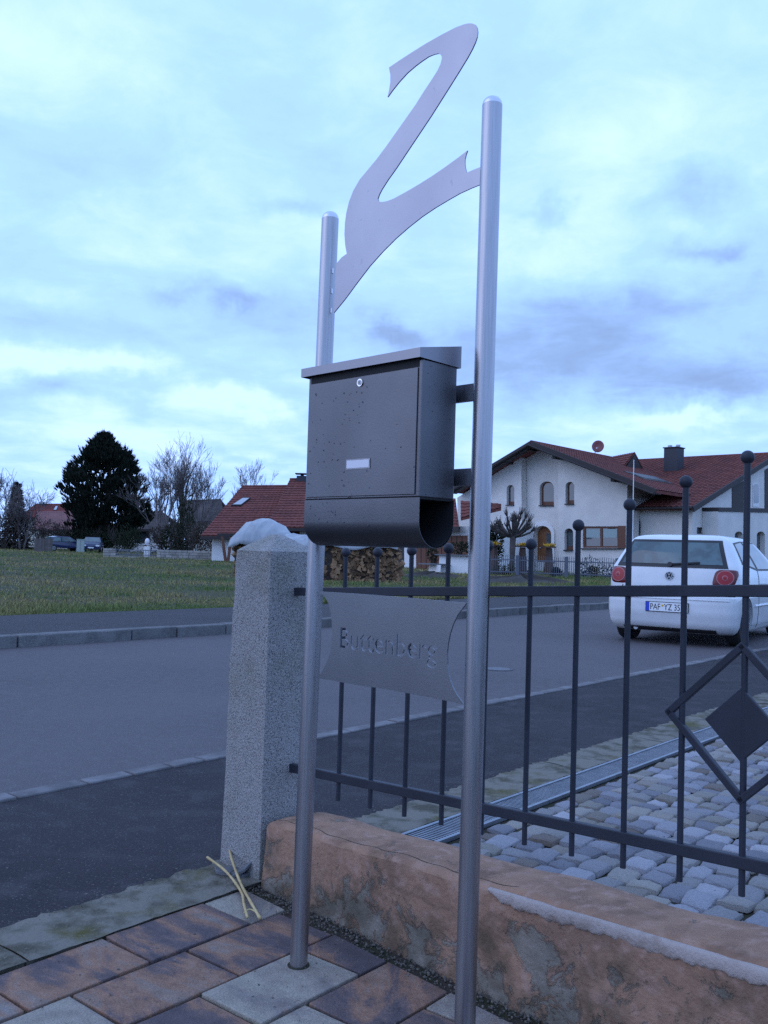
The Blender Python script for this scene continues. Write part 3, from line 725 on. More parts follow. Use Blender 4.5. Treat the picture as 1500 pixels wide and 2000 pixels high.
# ------------------------------------------------------------------ mailbox stand
LB = G(583, 1885); LB.z = 0
SU = Vector((.703, -.711, 0)); SF = Vector((-.711, -.703, 0))
RB = LB + SU * (.519 * S)
LT = D(645, 428, LB.y); RT = D(961.5, 206, RB.y)
RB2 = D(proj(RB)[0] + (906 - proj((RB))[0]) * 0 , proj(RB)[1], RB.y)
stn = thing('mailbox_stand', 'brushed steel stand of two round posts carrying a cut-out letter and a name plate', 'mailbox stand', LB)
TR = .0212 * S
for nm, b_, t_ in (('l', LB, LT), ('r', RB, RT)):
    ax = (t_ - b_).normalized()
    po = MB().tube([b_ - ax * .02, t_], TR, 40).build('post', 'steel', stn); autosmooth(po, 40)
    MB().tube([b_ - UP * .004, b_ + UP * .0012], TR + .006, 28).build('joint_gap', 'soil', stn)
    mb = MB(); R_ = []
    for i in range(7):
        an = PI / 2 * i / 6; R_.append((t_ + ax * (.001 + TR * .85 * math.sin(an)), max(TR * .985 * math.cos(an), .0004)))
    mb.tube([t_ - ax * .004] + [q[0] for q in R_], [TR * .985] + [q[1] for q in R_], 32).build('cap', 'steel_cap', stn, smooth=True)
def post_at(b_, t_, z): return b_ + (t_ - b_) * ((z - b_.z) / (t_.z - b_.z))
SN = SF
def spx(px, py, off=0.0): return onp(px, py, LB + SF * off, SN)
ZO = [(498,412),(560,370),(640,318),(720,268),(800,222),(860,190),(910,165),(960,147),(985,142),(1003,142),(1025,150),(1036,168),(1040,195),(1036,225),(1026,256),(1008,296),(980,348),(930,430),(880,510),(820,605),(760,700),(700,790),(640,880),(590,955),(540,1030),(490,1100),(455,1155),(438,1188),(430,1213),(435,1227),(447,1232),(462,1232),(490,1226),(530,1210),(600,1172),(680,1125),(760,1075),(840,1020),(920,962),(977,918),(968,945),(962,970),(961,995),(964,1022),(972,1054),(1010,1037),(1085,1008),(1085,1118),(1050,1128),(1000,1148),(930,1180),(860,1220),(780,1268),(700,1322),(620,1385),(540,1455),(460,1535),(380,1625),(300,1730),(230,1825),(185,1880),(162,1908),(168,1800),(176,1610),(210,1570),(241,1548),(232,1500),(227,1430),(230,1360),(238,1300),(255,1230),(280,1165),(320,1095),(370,1035),(420,975),(480,895),(540,810),(600,725),(660,640),(710,560),(760,485),(795,430),(813,390),(821,358),(820,344),(813,332),(800,326),(775,331),(740,345),(700,372),(660,402),(610,445),(560,500),(520,550),(490,592),(500,545),(507,500),(507,455)]
zp = [spx(600 + x / 3.124, y / 3.124, -.001) for x, y in ZO]
MB().prism(zp, -SF * .0035).build('letter_plate', 'steel_plate', stn, label='large swooping cut-out letter joined to both posts')
# clips between the letter and the slimmer post
for zc in (spx(654, 525).z, spx(653, 565).z, spx(651, 603).z):
    c_ = post_at(LB, LT, zc) + SU * (TR + .001); MB().box(c_ + SF * .004, (.003, .004, .013), math.atan2(SU.y, SU.x)).build('clip', 'steel_cap', stn)
# name plate with the cut-out lettering
NP = [(10, 66), (60, 70), (300, 84), (600, 106), (900, 132), (1285, 166), (1232, 235), (1205, 272), (1168, 350), (1142, 430), (1124, 520), (1117, 600), (1119, 700), (1132, 790), (1160, 880), (1195, 950), (1262, 1042),
      (1000, 985), (600, 912), (300, 865), (-8, 812), (30, 770), (60, 715), (85, 665), (105, 610), (118, 540), (125, 460), (125, 380), (120, 300), (108, 220), (90, 155), (55, 105)]
npp = [spx(620 + x / 4.4118, 1140 + y / 4.4118, .004) for x, y in NP]
M['steel_name'] = mat('name_plate_steel', (.235, .245, .265), .42, 1.0, var=(.21, .22, .24), scale=5, bump=.04, bscale=300)
plate = MB().prism(npp, -SF * .004).build('name_plate', 'steel_name', stn, label='concave steel name plate with cut-out lettering')
tx = bpy.data.curves.new('lettering', 'FONT'); tx.body = 'Buttenberg'; tx.size = 1.0; tx.resolution_u = 4; tx.extrude = 0
to = bpy.data.objects.new('lettering', tx); C.objects.link(to)
dg = bpy.context.evaluated_depsgraph_get(); dg.update()
me = bpy.data.meshes.new_from_object(to.evaluated_get(dg)); bpy.data.objects.remove(to, do_unlink=True)
xs = [v.co.x for v in me.vertices]; x0, x1 = min(xs), max(xs)
capH = max(v.co.y for v in me.vertices)
A_ = spx(620 + 192 / 4.4118, 1140 + 552 / 4.4118, .004); B_ = spx(620 + 1030 / 4.4118, 1140 + 668 / 4.4118, .004); T_ = spx(620 + 192 / 4.4118, 1140 + 380 / 4.4118, .004)
wdir = (B_ - A_); wl_ = wdir.length; hz = (T_ - A_).length * 1.02
bm = bmesh.new(); bm.from_mesh(me)
for v in bm.verts:
    fx = (v.co.x - x0) / (x1 - x0); fy = v.co.y / capH
    v.co = A_ + wdir * fx + UP * (fy * hz) + SF * .01
r_ = bmesh.ops.extrude_face_region(bm, geom=bm.faces[:])
for g_ in r_['geom']:
    if isinstance(g_, bmesh.types.BMVert): g_.co -= SF * .03
bmesh.ops.remove_doubles(bm, verts=bm.verts, dist=1e-6)
bmesh.ops.recalc_face_normals(bm, faces=bm.faces)
bm.to_mesh(me); bm.free()
co = bpy.data.objects.new('cutter', me); C.objects.link(co)
bpy.context.view_layer.update()
cut(plate, [co])
bv = plate.modifiers.new('bevel', 'BEVEL'); bv.width = .0006; bv.segments = 1; bv.limit_method = 'ANGLE'; bv.angle_limit = math.radians(50)

# ------------------------------------------------------------------ mailbox
BU0, BU1, BV0, BV1 = .1266, .5085, .022, .136
def bx(u, v, z): return LB + SU * u + SF * v + UP * z
mbx = thing('mailbox', 'grey stainless steel mailbox with newspaper tube hung between the posts', 'mailbox', bx((BU0 + BU1) / 2, BV0, 1.09))
ZD0, ZD1, ZL = 1.199, 1.486, 1.506
def ubox(name, u0, u1, v0, v1, z0, z1, m, par, bevel=.0015):
    pts = [bx(u, v, z) for z in (z0, z1) for (u, v) in ((u0, v0), (u1, v0), (u1, v1), (u0, v1))]
    return MB().add(pts, [(3, 2, 1, 0), (4, 5, 6, 7), (0, 1, 5, 4), (1, 2, 6, 5), (2, 3, 7, 6), (3, 0, 4, 7)]).build(name, m, par, bevel=bevel)
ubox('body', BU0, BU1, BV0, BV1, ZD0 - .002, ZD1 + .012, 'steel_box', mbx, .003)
ubox('door', BU0 + .006, BU1 - .012, BV1 + .0005, BV1 + .003, ZD0 + .004, ZD1 - .006, 'steel_box', mbx, .001)
# lid: front flange, sloping top and two tapering cheeks
lu0, lu1, lv0, lv1 = BU0 - .014, BU1 + .004, BV0 - .008, BV1 + .014
zf, zbk = 1.5195, 1.545
mb = MB()
P_ = lambda u, v, z: bx(u, v, z)
mb.add([P_(lu0, lv1, zf), P_(lu1, lv1, zf), P_(lu1, lv0, zbk), P_(lu0, lv0, zbk),
        P_(lu0, lv1, zf - .021), P_(lu1, lv1, zf - .021), P_(lu1, lv0, zbk - .050), P_(lu0, lv0, zbk - .050)],
       [(0, 1, 2, 3), (0, 4, 5, 1), (1, 5, 6, 2), (3, 7, 4, 0), (2, 6, 7, 3)])
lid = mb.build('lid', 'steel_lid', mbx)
sm = lid.modifiers.new('solid', 'SOLIDIFY'); sm.thickness = .0022; sm.offset = -1
ubox('slot_shade', BU0 + .01, BU1 - .01, BV1 - .012, BV1 + .001, ZD1 - .005, ZL - .004, 'black_in', mbx, .0)  # black strip filling the open slot, its shade put into the colour
# lock
lc = onp(704, 747.5, LB + SF * (BV1 + .003), SF)
lk = MB().tube([lc, lc + SF * .003], .0088, 24).build('lock', 'chrome', mbx)
MB().tube([lc + SF * .003, lc + SF * .0042], .006, 20).build('cylinder', 'metal_grey', lk)
MB().box(lc + SF * .0044, (.0016, .001, .006), math.atan2(SU.y, SU.x)).build('keyhole', 'black_in', lk)
# name label
la, lb2 = onp(678, 915, LB + SF * (BV1 + .003), SF), onp(722, 897, LB + SF * (BV1 + .003), SF)
def rect(a, b, off, th, grow=0):
    u0, u1 = (a - LB).dot(SU) - grow, (b - LB).dot(SU) + grow; v = (a - LB).dot(SF) + off
    return MB().add([bx(u, w, z) for z in (a.z - grow, b.z + grow) for (u, w) in ((u0, v), (u1, v), (u1, v + th), (u0, v + th))],
                    [(3, 2, 1, 0), (4, 5, 6, 7), (0, 1, 5, 4), (1, 2, 6, 5), (2, 3, 7, 6), (3, 0, 4, 7)])
nl = rect(la, lb2, .0002, .0012, .003).build('label_holder', 'steel_lid', mbx)
rect(la, lb2, .0015, .0006).build('name_card', 'label', nl)
# newspaper tube: U profile, open to the side
tr = (BV1 - BV0) / 2; tv = (BV0 + BV1) / 2; zt0 = 1.1965; zt1 = zt0 - .052
prof = [(BV1, zt0), (BV1, zt1)] + [(tv + tr * math.cos(a_), zt1 - tr * math.sin(a_)) for a_ in [PI * i / 20 for i in range(1, 20)]] + [(BV0, zt1), (BV0, zt0)]
mb = MB(); n = len(prof); inner = []
for (v, z) in prof:
    dv, dz = (v - tv), (z - zt1 if z < zt1 else 0); l_ = math.hypot(dv, dz) or 1
    inner.append((v - dv / l_ * .0015, z - dz / l_ * .0015))
vs = [bx(u, v, z) for u in (BU0 - .001, BU1 + .001) for (v, z) in prof] + [bx(u, v, z) for u in (BU0 - .001, BU1 + .001) for (v, z) in inner]
fs = [(i, i + 1, n + i + 1, n + i) for i in range(n - 1)] + [(2 * n + i + 1, 2 * n + i, 3 * n + i, 3 * n + i + 1) for i in range(n - 1)]
for a_ in (0, n):
    fs += [(a_ + i, a_ + i + 1, 2 * n + a_ + i + 1, 2 * n + a_ + i) for i in range(n - 1)]
tb = mb.add(vs, fs).build('newspaper_tube', 'steel_box', mbx); autosmooth(tb, 30)
lin = [(tv + (v - tv) * .985, z + (.002 if z < zt1 else 0)) for v, z in inner]
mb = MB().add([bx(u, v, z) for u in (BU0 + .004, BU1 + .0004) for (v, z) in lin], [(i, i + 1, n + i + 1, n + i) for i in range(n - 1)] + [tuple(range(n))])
mb.build('tube_shade_lining', 'black_in', tb)  # black liner added to carry the shade inside the tube
ubox('tube_shade_top', BU0 + .002, BU1 - .002, BV0 + .002, BV1 - .002, zt0 - .003, zt0 + .002, 'black_in', tb, 0)  # black top closing the tube, inner shade put into its colour
# rain drops
mb = MB(); rd = random.Random(4)
for i in range(90):
    u = BU0 + (BU1 - BU0) * min(.96, abs(rd.gauss(.22, .26)) + .03); z = rd.uniform(ZD0 - .07, ZD1 - .03)
    mb.sphere(bx(u, BV1 + .0032 if z > ZD0 else BV1 + .0002, z), rd.uniform(.0007, .0017), 7, 5, (1, 1, rd.uniform(.9, 1.6)))
for i in range(22):
    mb.sphere(bx(BU1 + .0003, rd.uniform(BV0 + .01, BV1 - .01), rd.uniform(ZD0, ZD1)), rd.uniform(.0007, .0014), 7, 5)
mb.build('raindrops', 'drop', mbx, smooth=True, kind='stuff', fix=False)
# flat cross bars carrying the box
for py in (768, 932):
    zc = onp(905, py, LB, SF).z
    a_, b_ = post_at(LB, LT, zc), post_at(RB, RT, zc)
    MB().bar(a_ + SU * TR * .8, b_ - SU * TR * .8, .012, .039).build('crossbar', 'steel', stn, bevel=.001)

# ------------------------------------------------------------------ vegetation helpers
def limb(mb, p, d, L, r, lev, maxlev, rg, up=.25, spread=.7, kids=(3, 5), rmin=.01, wig=.14):
    n = 4 if lev < 2 else 3
    pts, rad = [p], [r]; q = p.copy(); dd = d.copy()
    for i in range(n):
        dd = (dd + Vector((rg.gauss(0, wig), rg.gauss(0, wig), rg.gauss(0, wig * .6))) + UP * up * .25).normalized()
        q = q + dd * (L / n); pts.append(q.copy()); rad.append(max(rmin, r * (1 - .62 * (i + 1) / n)))
    mb.tube(pts, rad, 6 if lev < 2 else (4 if lev < 3 else 3), caps=False)
    if lev >= maxlev: return
    for k in range(rg.randint(*kids)):
        f = rg.uniform(.30, 1.0); i = min(int(f * n), n - 1); t = f * n - i
        b = pts[i].lerp(pts[i + 1], t); ax = (pts[i + 1] - pts[i]).normalized()
        o = ax.orthogonal().normalized(); o.rotate(Matrix.Rotation(rg.uniform(0, 2 * PI), 3, ax))
        nd = (ax * math.cos(spread * rg.uniform(.5, 1.1)) + o * math.sin(spread * rg.uniform(.5, 1.1)) + UP * up).normalized()
        limb(mb, b, nd, L * rg.uniform(.50, .78), max(rmin, rad[i] * .62), lev + 1, maxlev, rg, up, spread, kids, rmin, wig)
def bare_tree(name, label, base, stems, maxlev, seed, m='bark_pale', up=.3, spread=.65, kids=(3, 5), rmin=.012, group=None, cat='tree'):
    t = thing(name, label, cat, base, 0, group); rg = random.Random(seed)
    tr_, cr = MB(), MB()
    for (off, d, L, r) in stems:
        b = Vector(base) + Vector(off); d = Vector(d).normalized()
        n = 5; pts = [b - UP * .1]; rad = [r * 1.15]; q = b.copy(); dd = d.copy()
        for i in range(n):
            dd = (dd + Vector((rg.gauss(0, .07), rg.gauss(0, .07), .05))).normalized(); q = q + dd * (L / n); pts.append(q.copy()); rad.append(r * (1 - .12 * (i + 1)))
        tr_.tube(pts, rad, 8)
        for k in range(rg.randint(6, 8)):
            f = rg.uniform(.30, 1.0); i = min(int(f * n), n - 1); bb = pts[i + 1].lerp(pts[i], 1 - (f * n - i))
            an = rg.uniform(0, 2 * PI); o = Vector((math.cos(an), math.sin(an), 0))
            nd = (dd * .9 + o * math.tan(spread) * rg.uniform(.5, 1.1) + UP * .25).normalized()
            limb(cr, bb, nd, L * rg.uniform(.55, .85), r * .5, 1, maxlev, rg, up, spread, kids, rmin)
    tr_.build('trunk', m, t, smooth=True, fix=False); cr.build('crown', m, t, fix=False)
    return t
def tuft(mb, c, d, L, n, w, rg, spread=.5):
    d = d.normalized(); o1 = d.orthogonal().normalized(); o2 = d.cross(o1)
    for k in range(n):
        a = rg.uniform(0, 2 * PI); s = rg.uniform(.1, spread); nd = (d + (o1 * math.cos(a) + o2 * math.sin(a)) * s).normalized()
        b = c + d * L * rg.uniform(-.3, .35); side = nd.cross(Vector((rg.uniform(-1, 1), rg.uniform(-1, 1), rg.uniform(-1, 1)))).normalized() * w
        mb.add([b - side, b + side, b + nd * L * rg.uniform(.6, 1.1)], [(0, 1, 2)])
def bush(name, label, base, rx, rz, m, seed, n=900, leaf=.10, group=None, twigs=True, squash=1.0, cat='shrub'):
    t = thing(name, label, cat, base, 0, group); rg = random.Random(seed); mb = MB(); base = Vector(base)
    lobes = [(Vector((rg.uniform(-.55, .55) * rx, rg.uniform(-.4, .4) * rx, rz * rg.uniform(.35, .75))), rg.uniform(.45, .7)) for _ in range(7)]
    for k in range(n):
        lc_, lr = rg.choice(lobes); v = Vector((rg.gauss(0, 1), rg.gauss(0, 1), rg.gauss(0, 1))).normalized() * rg.uniform(.35, 1) ** .5
        p = base + lc_ + Vector((v.x * rx * lr, v.y * rx * lr, v.z * rz * lr * .75))
        if p.z < base.z: p.z = base.z + rg.uniform(0, .2)
        tuft(mb, p, v + UP * .4, leaf * rg.uniform(.8, 1.6), 4, leaf * .28, rg, .9)
    mb.build('foliage', m, t, fix=False)
    s = MB()
    for k in range(6 if twigs else 3):
        an = rg.uniform(0, 2 * PI); d = Vector((math.cos(an) * .5, math.sin(an) * .5, 1))
        if twigs: limb(s, base, d.normalized(), rz * .7, rz * .015 + .01, 2, 4, rg, .3, .6, (3, 4), .008)
        else: s.tube([base, base + d.normalized() * rz * .5], .03, 5)
    s.build('stem', 'bark', t, fix=False)
    return t

# ------------------------------------------------------------------ far side: grass
def blades(name, label, n, gen, seed):
    g = np.random.default_rng(seed); P, hgt, wid = gen(g, n); n = len(P)
    an = g.uniform(0, 2 * np.pi, n); lean = g.normal(0, .35, (n, 2)) * hgt[:, None]
    dx, dy = np.cos(an) * wid, np.sin(an) * wid
    V = np.empty((n, 3, 3))
    V[:, 0] = P; V[:, 0, 0] -= dx; V[:, 0, 1] -= dy
    V[:, 1] = P; V[:, 1, 0] += dx; V[:, 1, 1] += dy
    V[:, 2] = P; V[:, 2, 0] += lean[:, 0]; V[:, 2, 1] += lean[:, 1]; V[:, 2, 2] += hgt
    me = bpy.data.meshes.new(name); me.vertices.add(3 * n); me.vertices.foreach_set('co', V.ravel())
    me.loops.add(3 * n); me.loops.foreach_set('vertex_index', np.arange(3 * n, dtype=np.int32))
    me.polygons.add(n); me.polygons.foreach_set('loop_start', np.arange(0, 3 * n, 3, dtype=np.int32))
    me.polygons.foreach_set('loop_total', np.full(n, 3, dtype=np.int32)); me.update(); me.validate()
    me.materials.append(M['grass']); o = bpy.data.objects.new(name, me); C.objects.link(o)
    o['kind'] = 'stuff'; o['label'] = label; return o
def field_gen(g, n):
    d = fo + .02 + 90 * g.random(n) ** 2.4
    a = (g.random(n) * 2 - 1) * (10 + d * 1.1) + 8 + .15 * d
    P = np.array(P_STRIP)[None] + np.array(E2)[None] * a[:, None] + np.array(NR)[None] * d[:, None]
    dist = np.hypot(P[:, 0], P[:, 1]); ang = P[:, 0] / np.maximum(P[:, 1], .1)
    k = (P[:, 1] > 5) & (ang > -.62) & (ang < .62); P, dist, d, a = P[k], dist[k], d[k], a[k]
    dk = d - roadw
    P[:, 2] = .11 - .0075 * np.maximum(0, dk - 4) * np.clip((30 - a) / 25, 0, 1) - .0012 * np.maximum(0, dk - 60) - .02
    clump = .6 + .7 * (np.sin(P[:, 0] * .9 + np.sin(P[:, 1] * .7)) * np.sin(P[:, 1] * 1.1) > .2)
    h = g.uniform(.035, .085, len(P)) * clump * (.8 + dist / 90)
    w = .0028 + .00030 * dist
    return P, h, w * g.uniform(.7, 1.5, len(P))
blades('grass', 'rough winter grass, green and straw, filling the field across the road', 330000, field_gen, 1)

# ------------------------------------------------------------------ white car
CW = .82
ZR = [(.165, .16, 3.70, .735), (.20, .09, 3.78, .775), (.27, .035, 3.85, .805), (.42, .0, 3.90, .82), (.57, .0, 3.88, .825), (.632, .008, 3.86, .824), (.650, .035, 3.83, .822), (.66, .062, 3.80, .820),
      (.78, .066, 3.70, .826), (.90, .080, 3.45, .818), (.985, .095, 3.12, .800), (1.02, .105, 2.96, .788), (1.12, .165, 2.74, .745), (1.22, .225, 2.55, .700), (1.31, .285, 2.36, .655),
      (1.375, .340, 2.20, .615), (1.41, .400, 2.05, .575), (1.432, .52, 1.90, .51), (1.446, .72, 1.75, .41), (1.453, 1.0, 1.55, .25), (1.455, 1.18, 1.38, .08)]
def ring_par(z):
    for (a, b) in zip(ZR, ZR[1:]):
        if z <= b[0]:
            f = (z - a[0]) / (b[0] - a[0]); return [a[i] + (b[i] - a[i]) * f for i in (1, 2, 3)]
    return list(ZR[-1][1:])
NE = 4.8
def ends(xr, xf): return min(.38, (xf - xr) * .45), min(.90, (xf - xr) * .5)
def rear_x(y, z):
    xr, xf, w = ring_par(z); c = ends(xr, xf)[0]
    return xr + c - c * max(0, 1 - min(1, abs(y) / w) ** NE) ** (1 / NE)
def side_y(x, z):
    xr, xf, w = ring_par(z); c, c2 = ends(xr, xf)
    if x < xr + c: f = (xr + c - x) / c
    elif x > xf - c2: f = (x - xf + c2) / c2
    else: return w
    return w * max(0, 1 - min(1, f) ** NE) ** (1 / NE)
def make_car(t, paint):
    mb = MB(); N = 96; vs, fs = [], []
    zz_ = []
    for (a, b) in zip(ZR, ZR[1:]):
        k = max(1, int((b[0] - a[0]) / .03)); zz_ += [a[0] + (b[0] - a[0]) * i / k for i in range(k)]
    zz_.append(ZR[-1][0])
    for z in zz_:
        xr, xf, w = ring_par(z); c, c2 = ends(xr, xf)
        for k in range(N):
            th = 2 * PI * (k + .5) / N; cs, sn = math.cos(th), math.sin(th)
            f = (abs(cs) ** NE + abs(sn) ** NE) ** (-1 / NE)
            vs.append(Vector((xf - c2 + c2 * cs * f if cs > 0 else xr + c + c * cs * f, w * sn * f, z)))
    for i in range(len(zz_) - 1):
        for k in range(N): fs.append((i * N + k, i * N + (k + 1) % N, (i + 1) * N + (k + 1) % N, (i + 1) * N + k))
    fs.append(tuple(range(N - 1, -1, -1))); fs.append(tuple((len(zz_) - 1) * N + k for k in range(N)))
    Mt = wm(t)
    o = MB().add([Mt @ v for v in vs], fs).build('body', paint, t)
    bpy.context.view_layer.update()
    cs_ = []
    for x in (.66, 3.10):
        for s in (-1, 1):
            c = MB().tube([Mt @ Vector((x, s * .52, .29)), Mt @ Vector((x, s * 1.0, .29))], .345, 40).build('cutter', 'rubber', t); cs_.append(c)
    bpy.context.view_layer.update()
    cut(o, cs_); autosmooth(o, 28)
    for x in (.66, 3.10):
        for s in (-1, 1):
            y0, y1 = s * .60, s * .79
            pr = [(y0, .24), (y0 + s * .005, .285), (y0 + s * .03, .30), (y1 - s * .03, .30), (y1 - s * .005, .285), (y1, .25), (y1, .205)]
            wh = MB().tube([Mt @ Vector((x, p[0], .30)) for p in pr], [p[1] for p in pr], 40).build('wheel', 'tyre', t); autosmooth(wh, 30)
            MB().tube([Mt @ Vector((x, y1 - s * .02, .30)), Mt @ Vector((x, y1 + s * .004, .30))], [.20, .19], 28).build('rim', 'rubber', wh)
            sp = MB()
            for k in range(7):
                an = 2 * PI * k / 7; sp.bar(Mt @ Vector((x, y1 + s * .008, .30)), Mt @ Vector((x + .185 * math.cos(an), y1 + s * .008, .30 + .185 * math.sin(an))), .05, .012, up=Mt.to_3x3() @ Vector((0, 1, 0)))
            sp.tube([Mt @ Vector((x, y1 + s * .0, .30)), Mt @ Vector((x, y1 + s * .016, .30))], .05, 16)
            sp.build('spokes', 'rim', wh)
    def patch(name, m, fn, nu, nv, par=t, off=.004, smooth=True):
        return MB().grid(lambda u, v: Mt @ fn(u, v, off), nu, nv).build(name, m, par, smooth=smooth, fix=False)
    def rearfn(y0, y1, z0, z1, curve=None):
        def f(u, v, off):
            z = z0 + (z1 - z0) * v; s = 1 - (curve or 0) * v; y = (y0 + (y1 - y0) * u)
            y = (y0 + y1) / 2 + (y - (y0 + y1) / 2) * s
            return Vector((rear_x(y, z) - off, y, z + .012 * off))
        return f
    rw = patch('rear_window', 'rubber', rearfn(-.70, .70, 1.005, 1.368, .19), 24, 16, off=.006)
    patch('pane', 'glass_dark', rearfn(-.635, .635, 1.050, 1.335, .16), 24, 14, par=rw, off=.011)
    wp = MB().bar(Mt @ Vector((rear_x(0, 1.06) - .03, .02, 1.045)), Mt @ Vector((rear_x(.3, 1.09) - .03, -.36, 1.075)), .022, .02); wp.tube([Mt @ Vector((rear_x(0, 1.045) , 0, 1.04)), Mt @ Vector((rear_x(0, 1.045) - .04, 0, 1.045))], .03, 12)
    wp.build('wiper', 'rubber', t)
    # shut line of the tailgate and bumper seam
    mb = MB()
    for s in (-1, 1):
        mb.tube([Mt @ Vector((rear_x(s * (.60 - .02 * i), .66 + .034 * i) - .001, s * (.60 - .0 * i), .66 + .034 * i)) for i in range(0, 4)], .004, 5)
    mb.tube([Mt @ Vector((rear_x(y, .657) - .003, y, .657)) for y in [(-.78 + 1.56 * i / 30) for i in range(31)]], .006, 5)
    mb.build('seam', 'rubber', t)
    mb = MB(); mb.tube([Mt @ Vector((rear_x(y, .60) - .004, y, .600)) for y in [(-.74 + 1.48 * i / 30) for i in range(31)]], .007, 5); mb.build('bumper_crease', paint, t)
    # lower black valance, exhaust
    patch('valance', 'rubber', rearfn(-.58, .58, .172, .225), 20, 6, off=.014)
    MB().tube([Mt @ Vector((.08, .42, .20)), Mt @ Vector((.35, .42, .20))], .028, 12).build('exhaust', 'metal_grey', t)
    # tail lamps wrapping the corners
    for s in (-1, 1):
        yc, zc, hy, hz2 = s * .665, .885, .128, .108
        def surf(y, z, off):
            e_ = .004; dy = (rear_x(y + e_, z) - rear_x(y - e_, z)) / (2 * e_); dz = (rear_x(y, z + e_) - rear_x(y, z - e_)) / (2 * e_)
            n_ = Vector((-1, dy, dz)).normalized(); return Vector((rear_x(y, z), y, z)) + n_ * off, n_
        def lamp(u, v, off, s=s):
            a_ = 2 * PI * u; cs, sn = math.cos(a_), math.sin(a_); f = (abs(cs) ** 4.5 + abs(sn) ** 4.5) ** (-1 / 4.5) * v
            y = yc + hy * cs * f + s * .022 * sn * f; z = zc + hz2 * sn * f
            y = s * min(abs(y), ring_par(z)[2] * .985)
            return surf(y, z, off * (1 - .9 * v ** 6))[0]
        lo_ = patch('tail_lamp', 'red_dark', lamp, 40, 8, off=.014)
        def disc(r, off, yo=0.0):
            def f(u, v, o_):
                return surf(yc + yo + r * v * math.cos(2 * PI * u), zc + .004 + r * v * math.sin(2 * PI * u), off + .003 * (1 - v * v))[0]
            return f
        patch('ring_lens', 'lampclear', disc(.093, .017), 36, 4, par=lo_)
        patch('round_lens', 'red', disc(.084, .020), 36, 4, par=lo_)
        patch('bulb_lens', 'lampclear', disc(.030, .0245), 24, 3, par=lo_)
        patch('bulb', 'red', disc(.022, .028), 24, 3, par=lo_)
    # emblem: ring with two stacked angular strokes
    ez = .895; e0 = Vector((rear_x(0, ez) - .004, 0, ez))
    em = MB().tube([Mt @ e0, Mt @ (e0 + Vector((-.008, 0, 0)))], .052, 28).build('emblem', 'rubber', t)
    mb = MB()
    for i in range(28):
        a0, a1 = 2 * PI * i / 28, 2 * PI * (i + 1) / 28
        mb.bar(Mt @ (e0 + Vector((-.010, .050 * math.cos(a0), .050 * math.sin(a0)))), Mt @ (e0 + Vector((-.010, .050 * math.cos(a1), .050 * math.sin(a1)))), .008, .008)
    Vs = [((-.020, .044), (0, .006)), ((0, .006), (.020, .044)), ((-.040, .026), (-.020, -.042)), ((-.020, -.042), (0, -.004)), ((0, -.004), (.020, -.042)), ((.020, -.042), (.040, .026))]
    for (a0, a1) in Vs: mb.bar(Mt @ (e0 + Vector((-.011, a0[0], a0[1]))), Mt @ (e0 + Vector((-.011, a1[0], a1[1]))), .008, .007)
    mb.build('emblem_mark', 'chrome', em)
    # number plate
    pz0, pz1, px_ = .435, .548, rear_x(.26, .49) - .010
    npl = MB().box(Mt @ Vector((px_ + .001, 0, (pz0 + pz1) / 2)), (.012, .536, pz1 - pz0 + .016), t.rotation_euler.z).build('number_plate', 'plate_black', t)
    MB().box(Mt @ Vector((px_ - .006, -.02, (pz0 + pz1) / 2)), (.004, .475, pz1 - pz0), t.rotation_euler.z).build('plate_face', 'plate_white', npl)
    MB().box(Mt @ Vector((px_ - .006, .2385, (pz0 + pz1) / 2)), (.004, .042, pz1 - pz0), t.rotation_euler.z).build('country_band', 'plate_blue', npl)
    ft = bpy.data.curves.new('plate_text', 'FONT'); ft.body = 'PAF  YZ 35'; ft.size = .1; ft.extrude = .001; ft.resolution_u = 3
    fo_ = bpy.data.objects.new('plate_text', ft); C.objects.link(fo_)
    dg = bpy.context.evaluated_depsgraph_get(); dg.update()
    me = bpy.data.meshes.new_from_object(fo_.evaluated_get(dg)); bpy.data.objects.remove(fo_, do_unlink=True)
    xs = [v.co.x for v in me.vertices]; x0, x1 = min(xs), max(xs); ch = max(v.co.y for v in me.vertices)
    for v in me.vertices:
        f = (v.co.x - x0) / (x1 - x0); v.co = Vector((px_ - .009 - v.co.z, .205 - .37 * f, pz0 + .018 + v.co.y / ch * .078))
    par_ = list(range(len(me.vertices)))
    def root(i):
        while par_[i] != i: par_[i] = par_[par_[i]]; i = par_[i]
        return i
    for e_ in me.edges: par_[root(e_.vertices[0])] = root(e_.vertices[1])
    groups = {}
    for p in me.polygons: groups.setdefault(root(p.vertices[0]), []).append(p)
    for g_ in groups.values():
        ids = sorted({i for p in g_ for i in p.vertices}); mp_ = {i: k for k, i in enumerate(ids)}
        MB().add([Mt @ me.vertices[i].co for i in ids], [tuple(mp_[i] for i in p.vertices) for p in g_]).build('letter', 'plate_black', npl, fix=False)
    MB().tube([Mt @ Vector((px_ - .008, .052, (pz0 + pz1) / 2 + .018)), Mt @ Vector((px_ - .010, .052, (pz0 + pz1) / 2 + .018))], .014, 12).build('seal', 'yellow', npl)
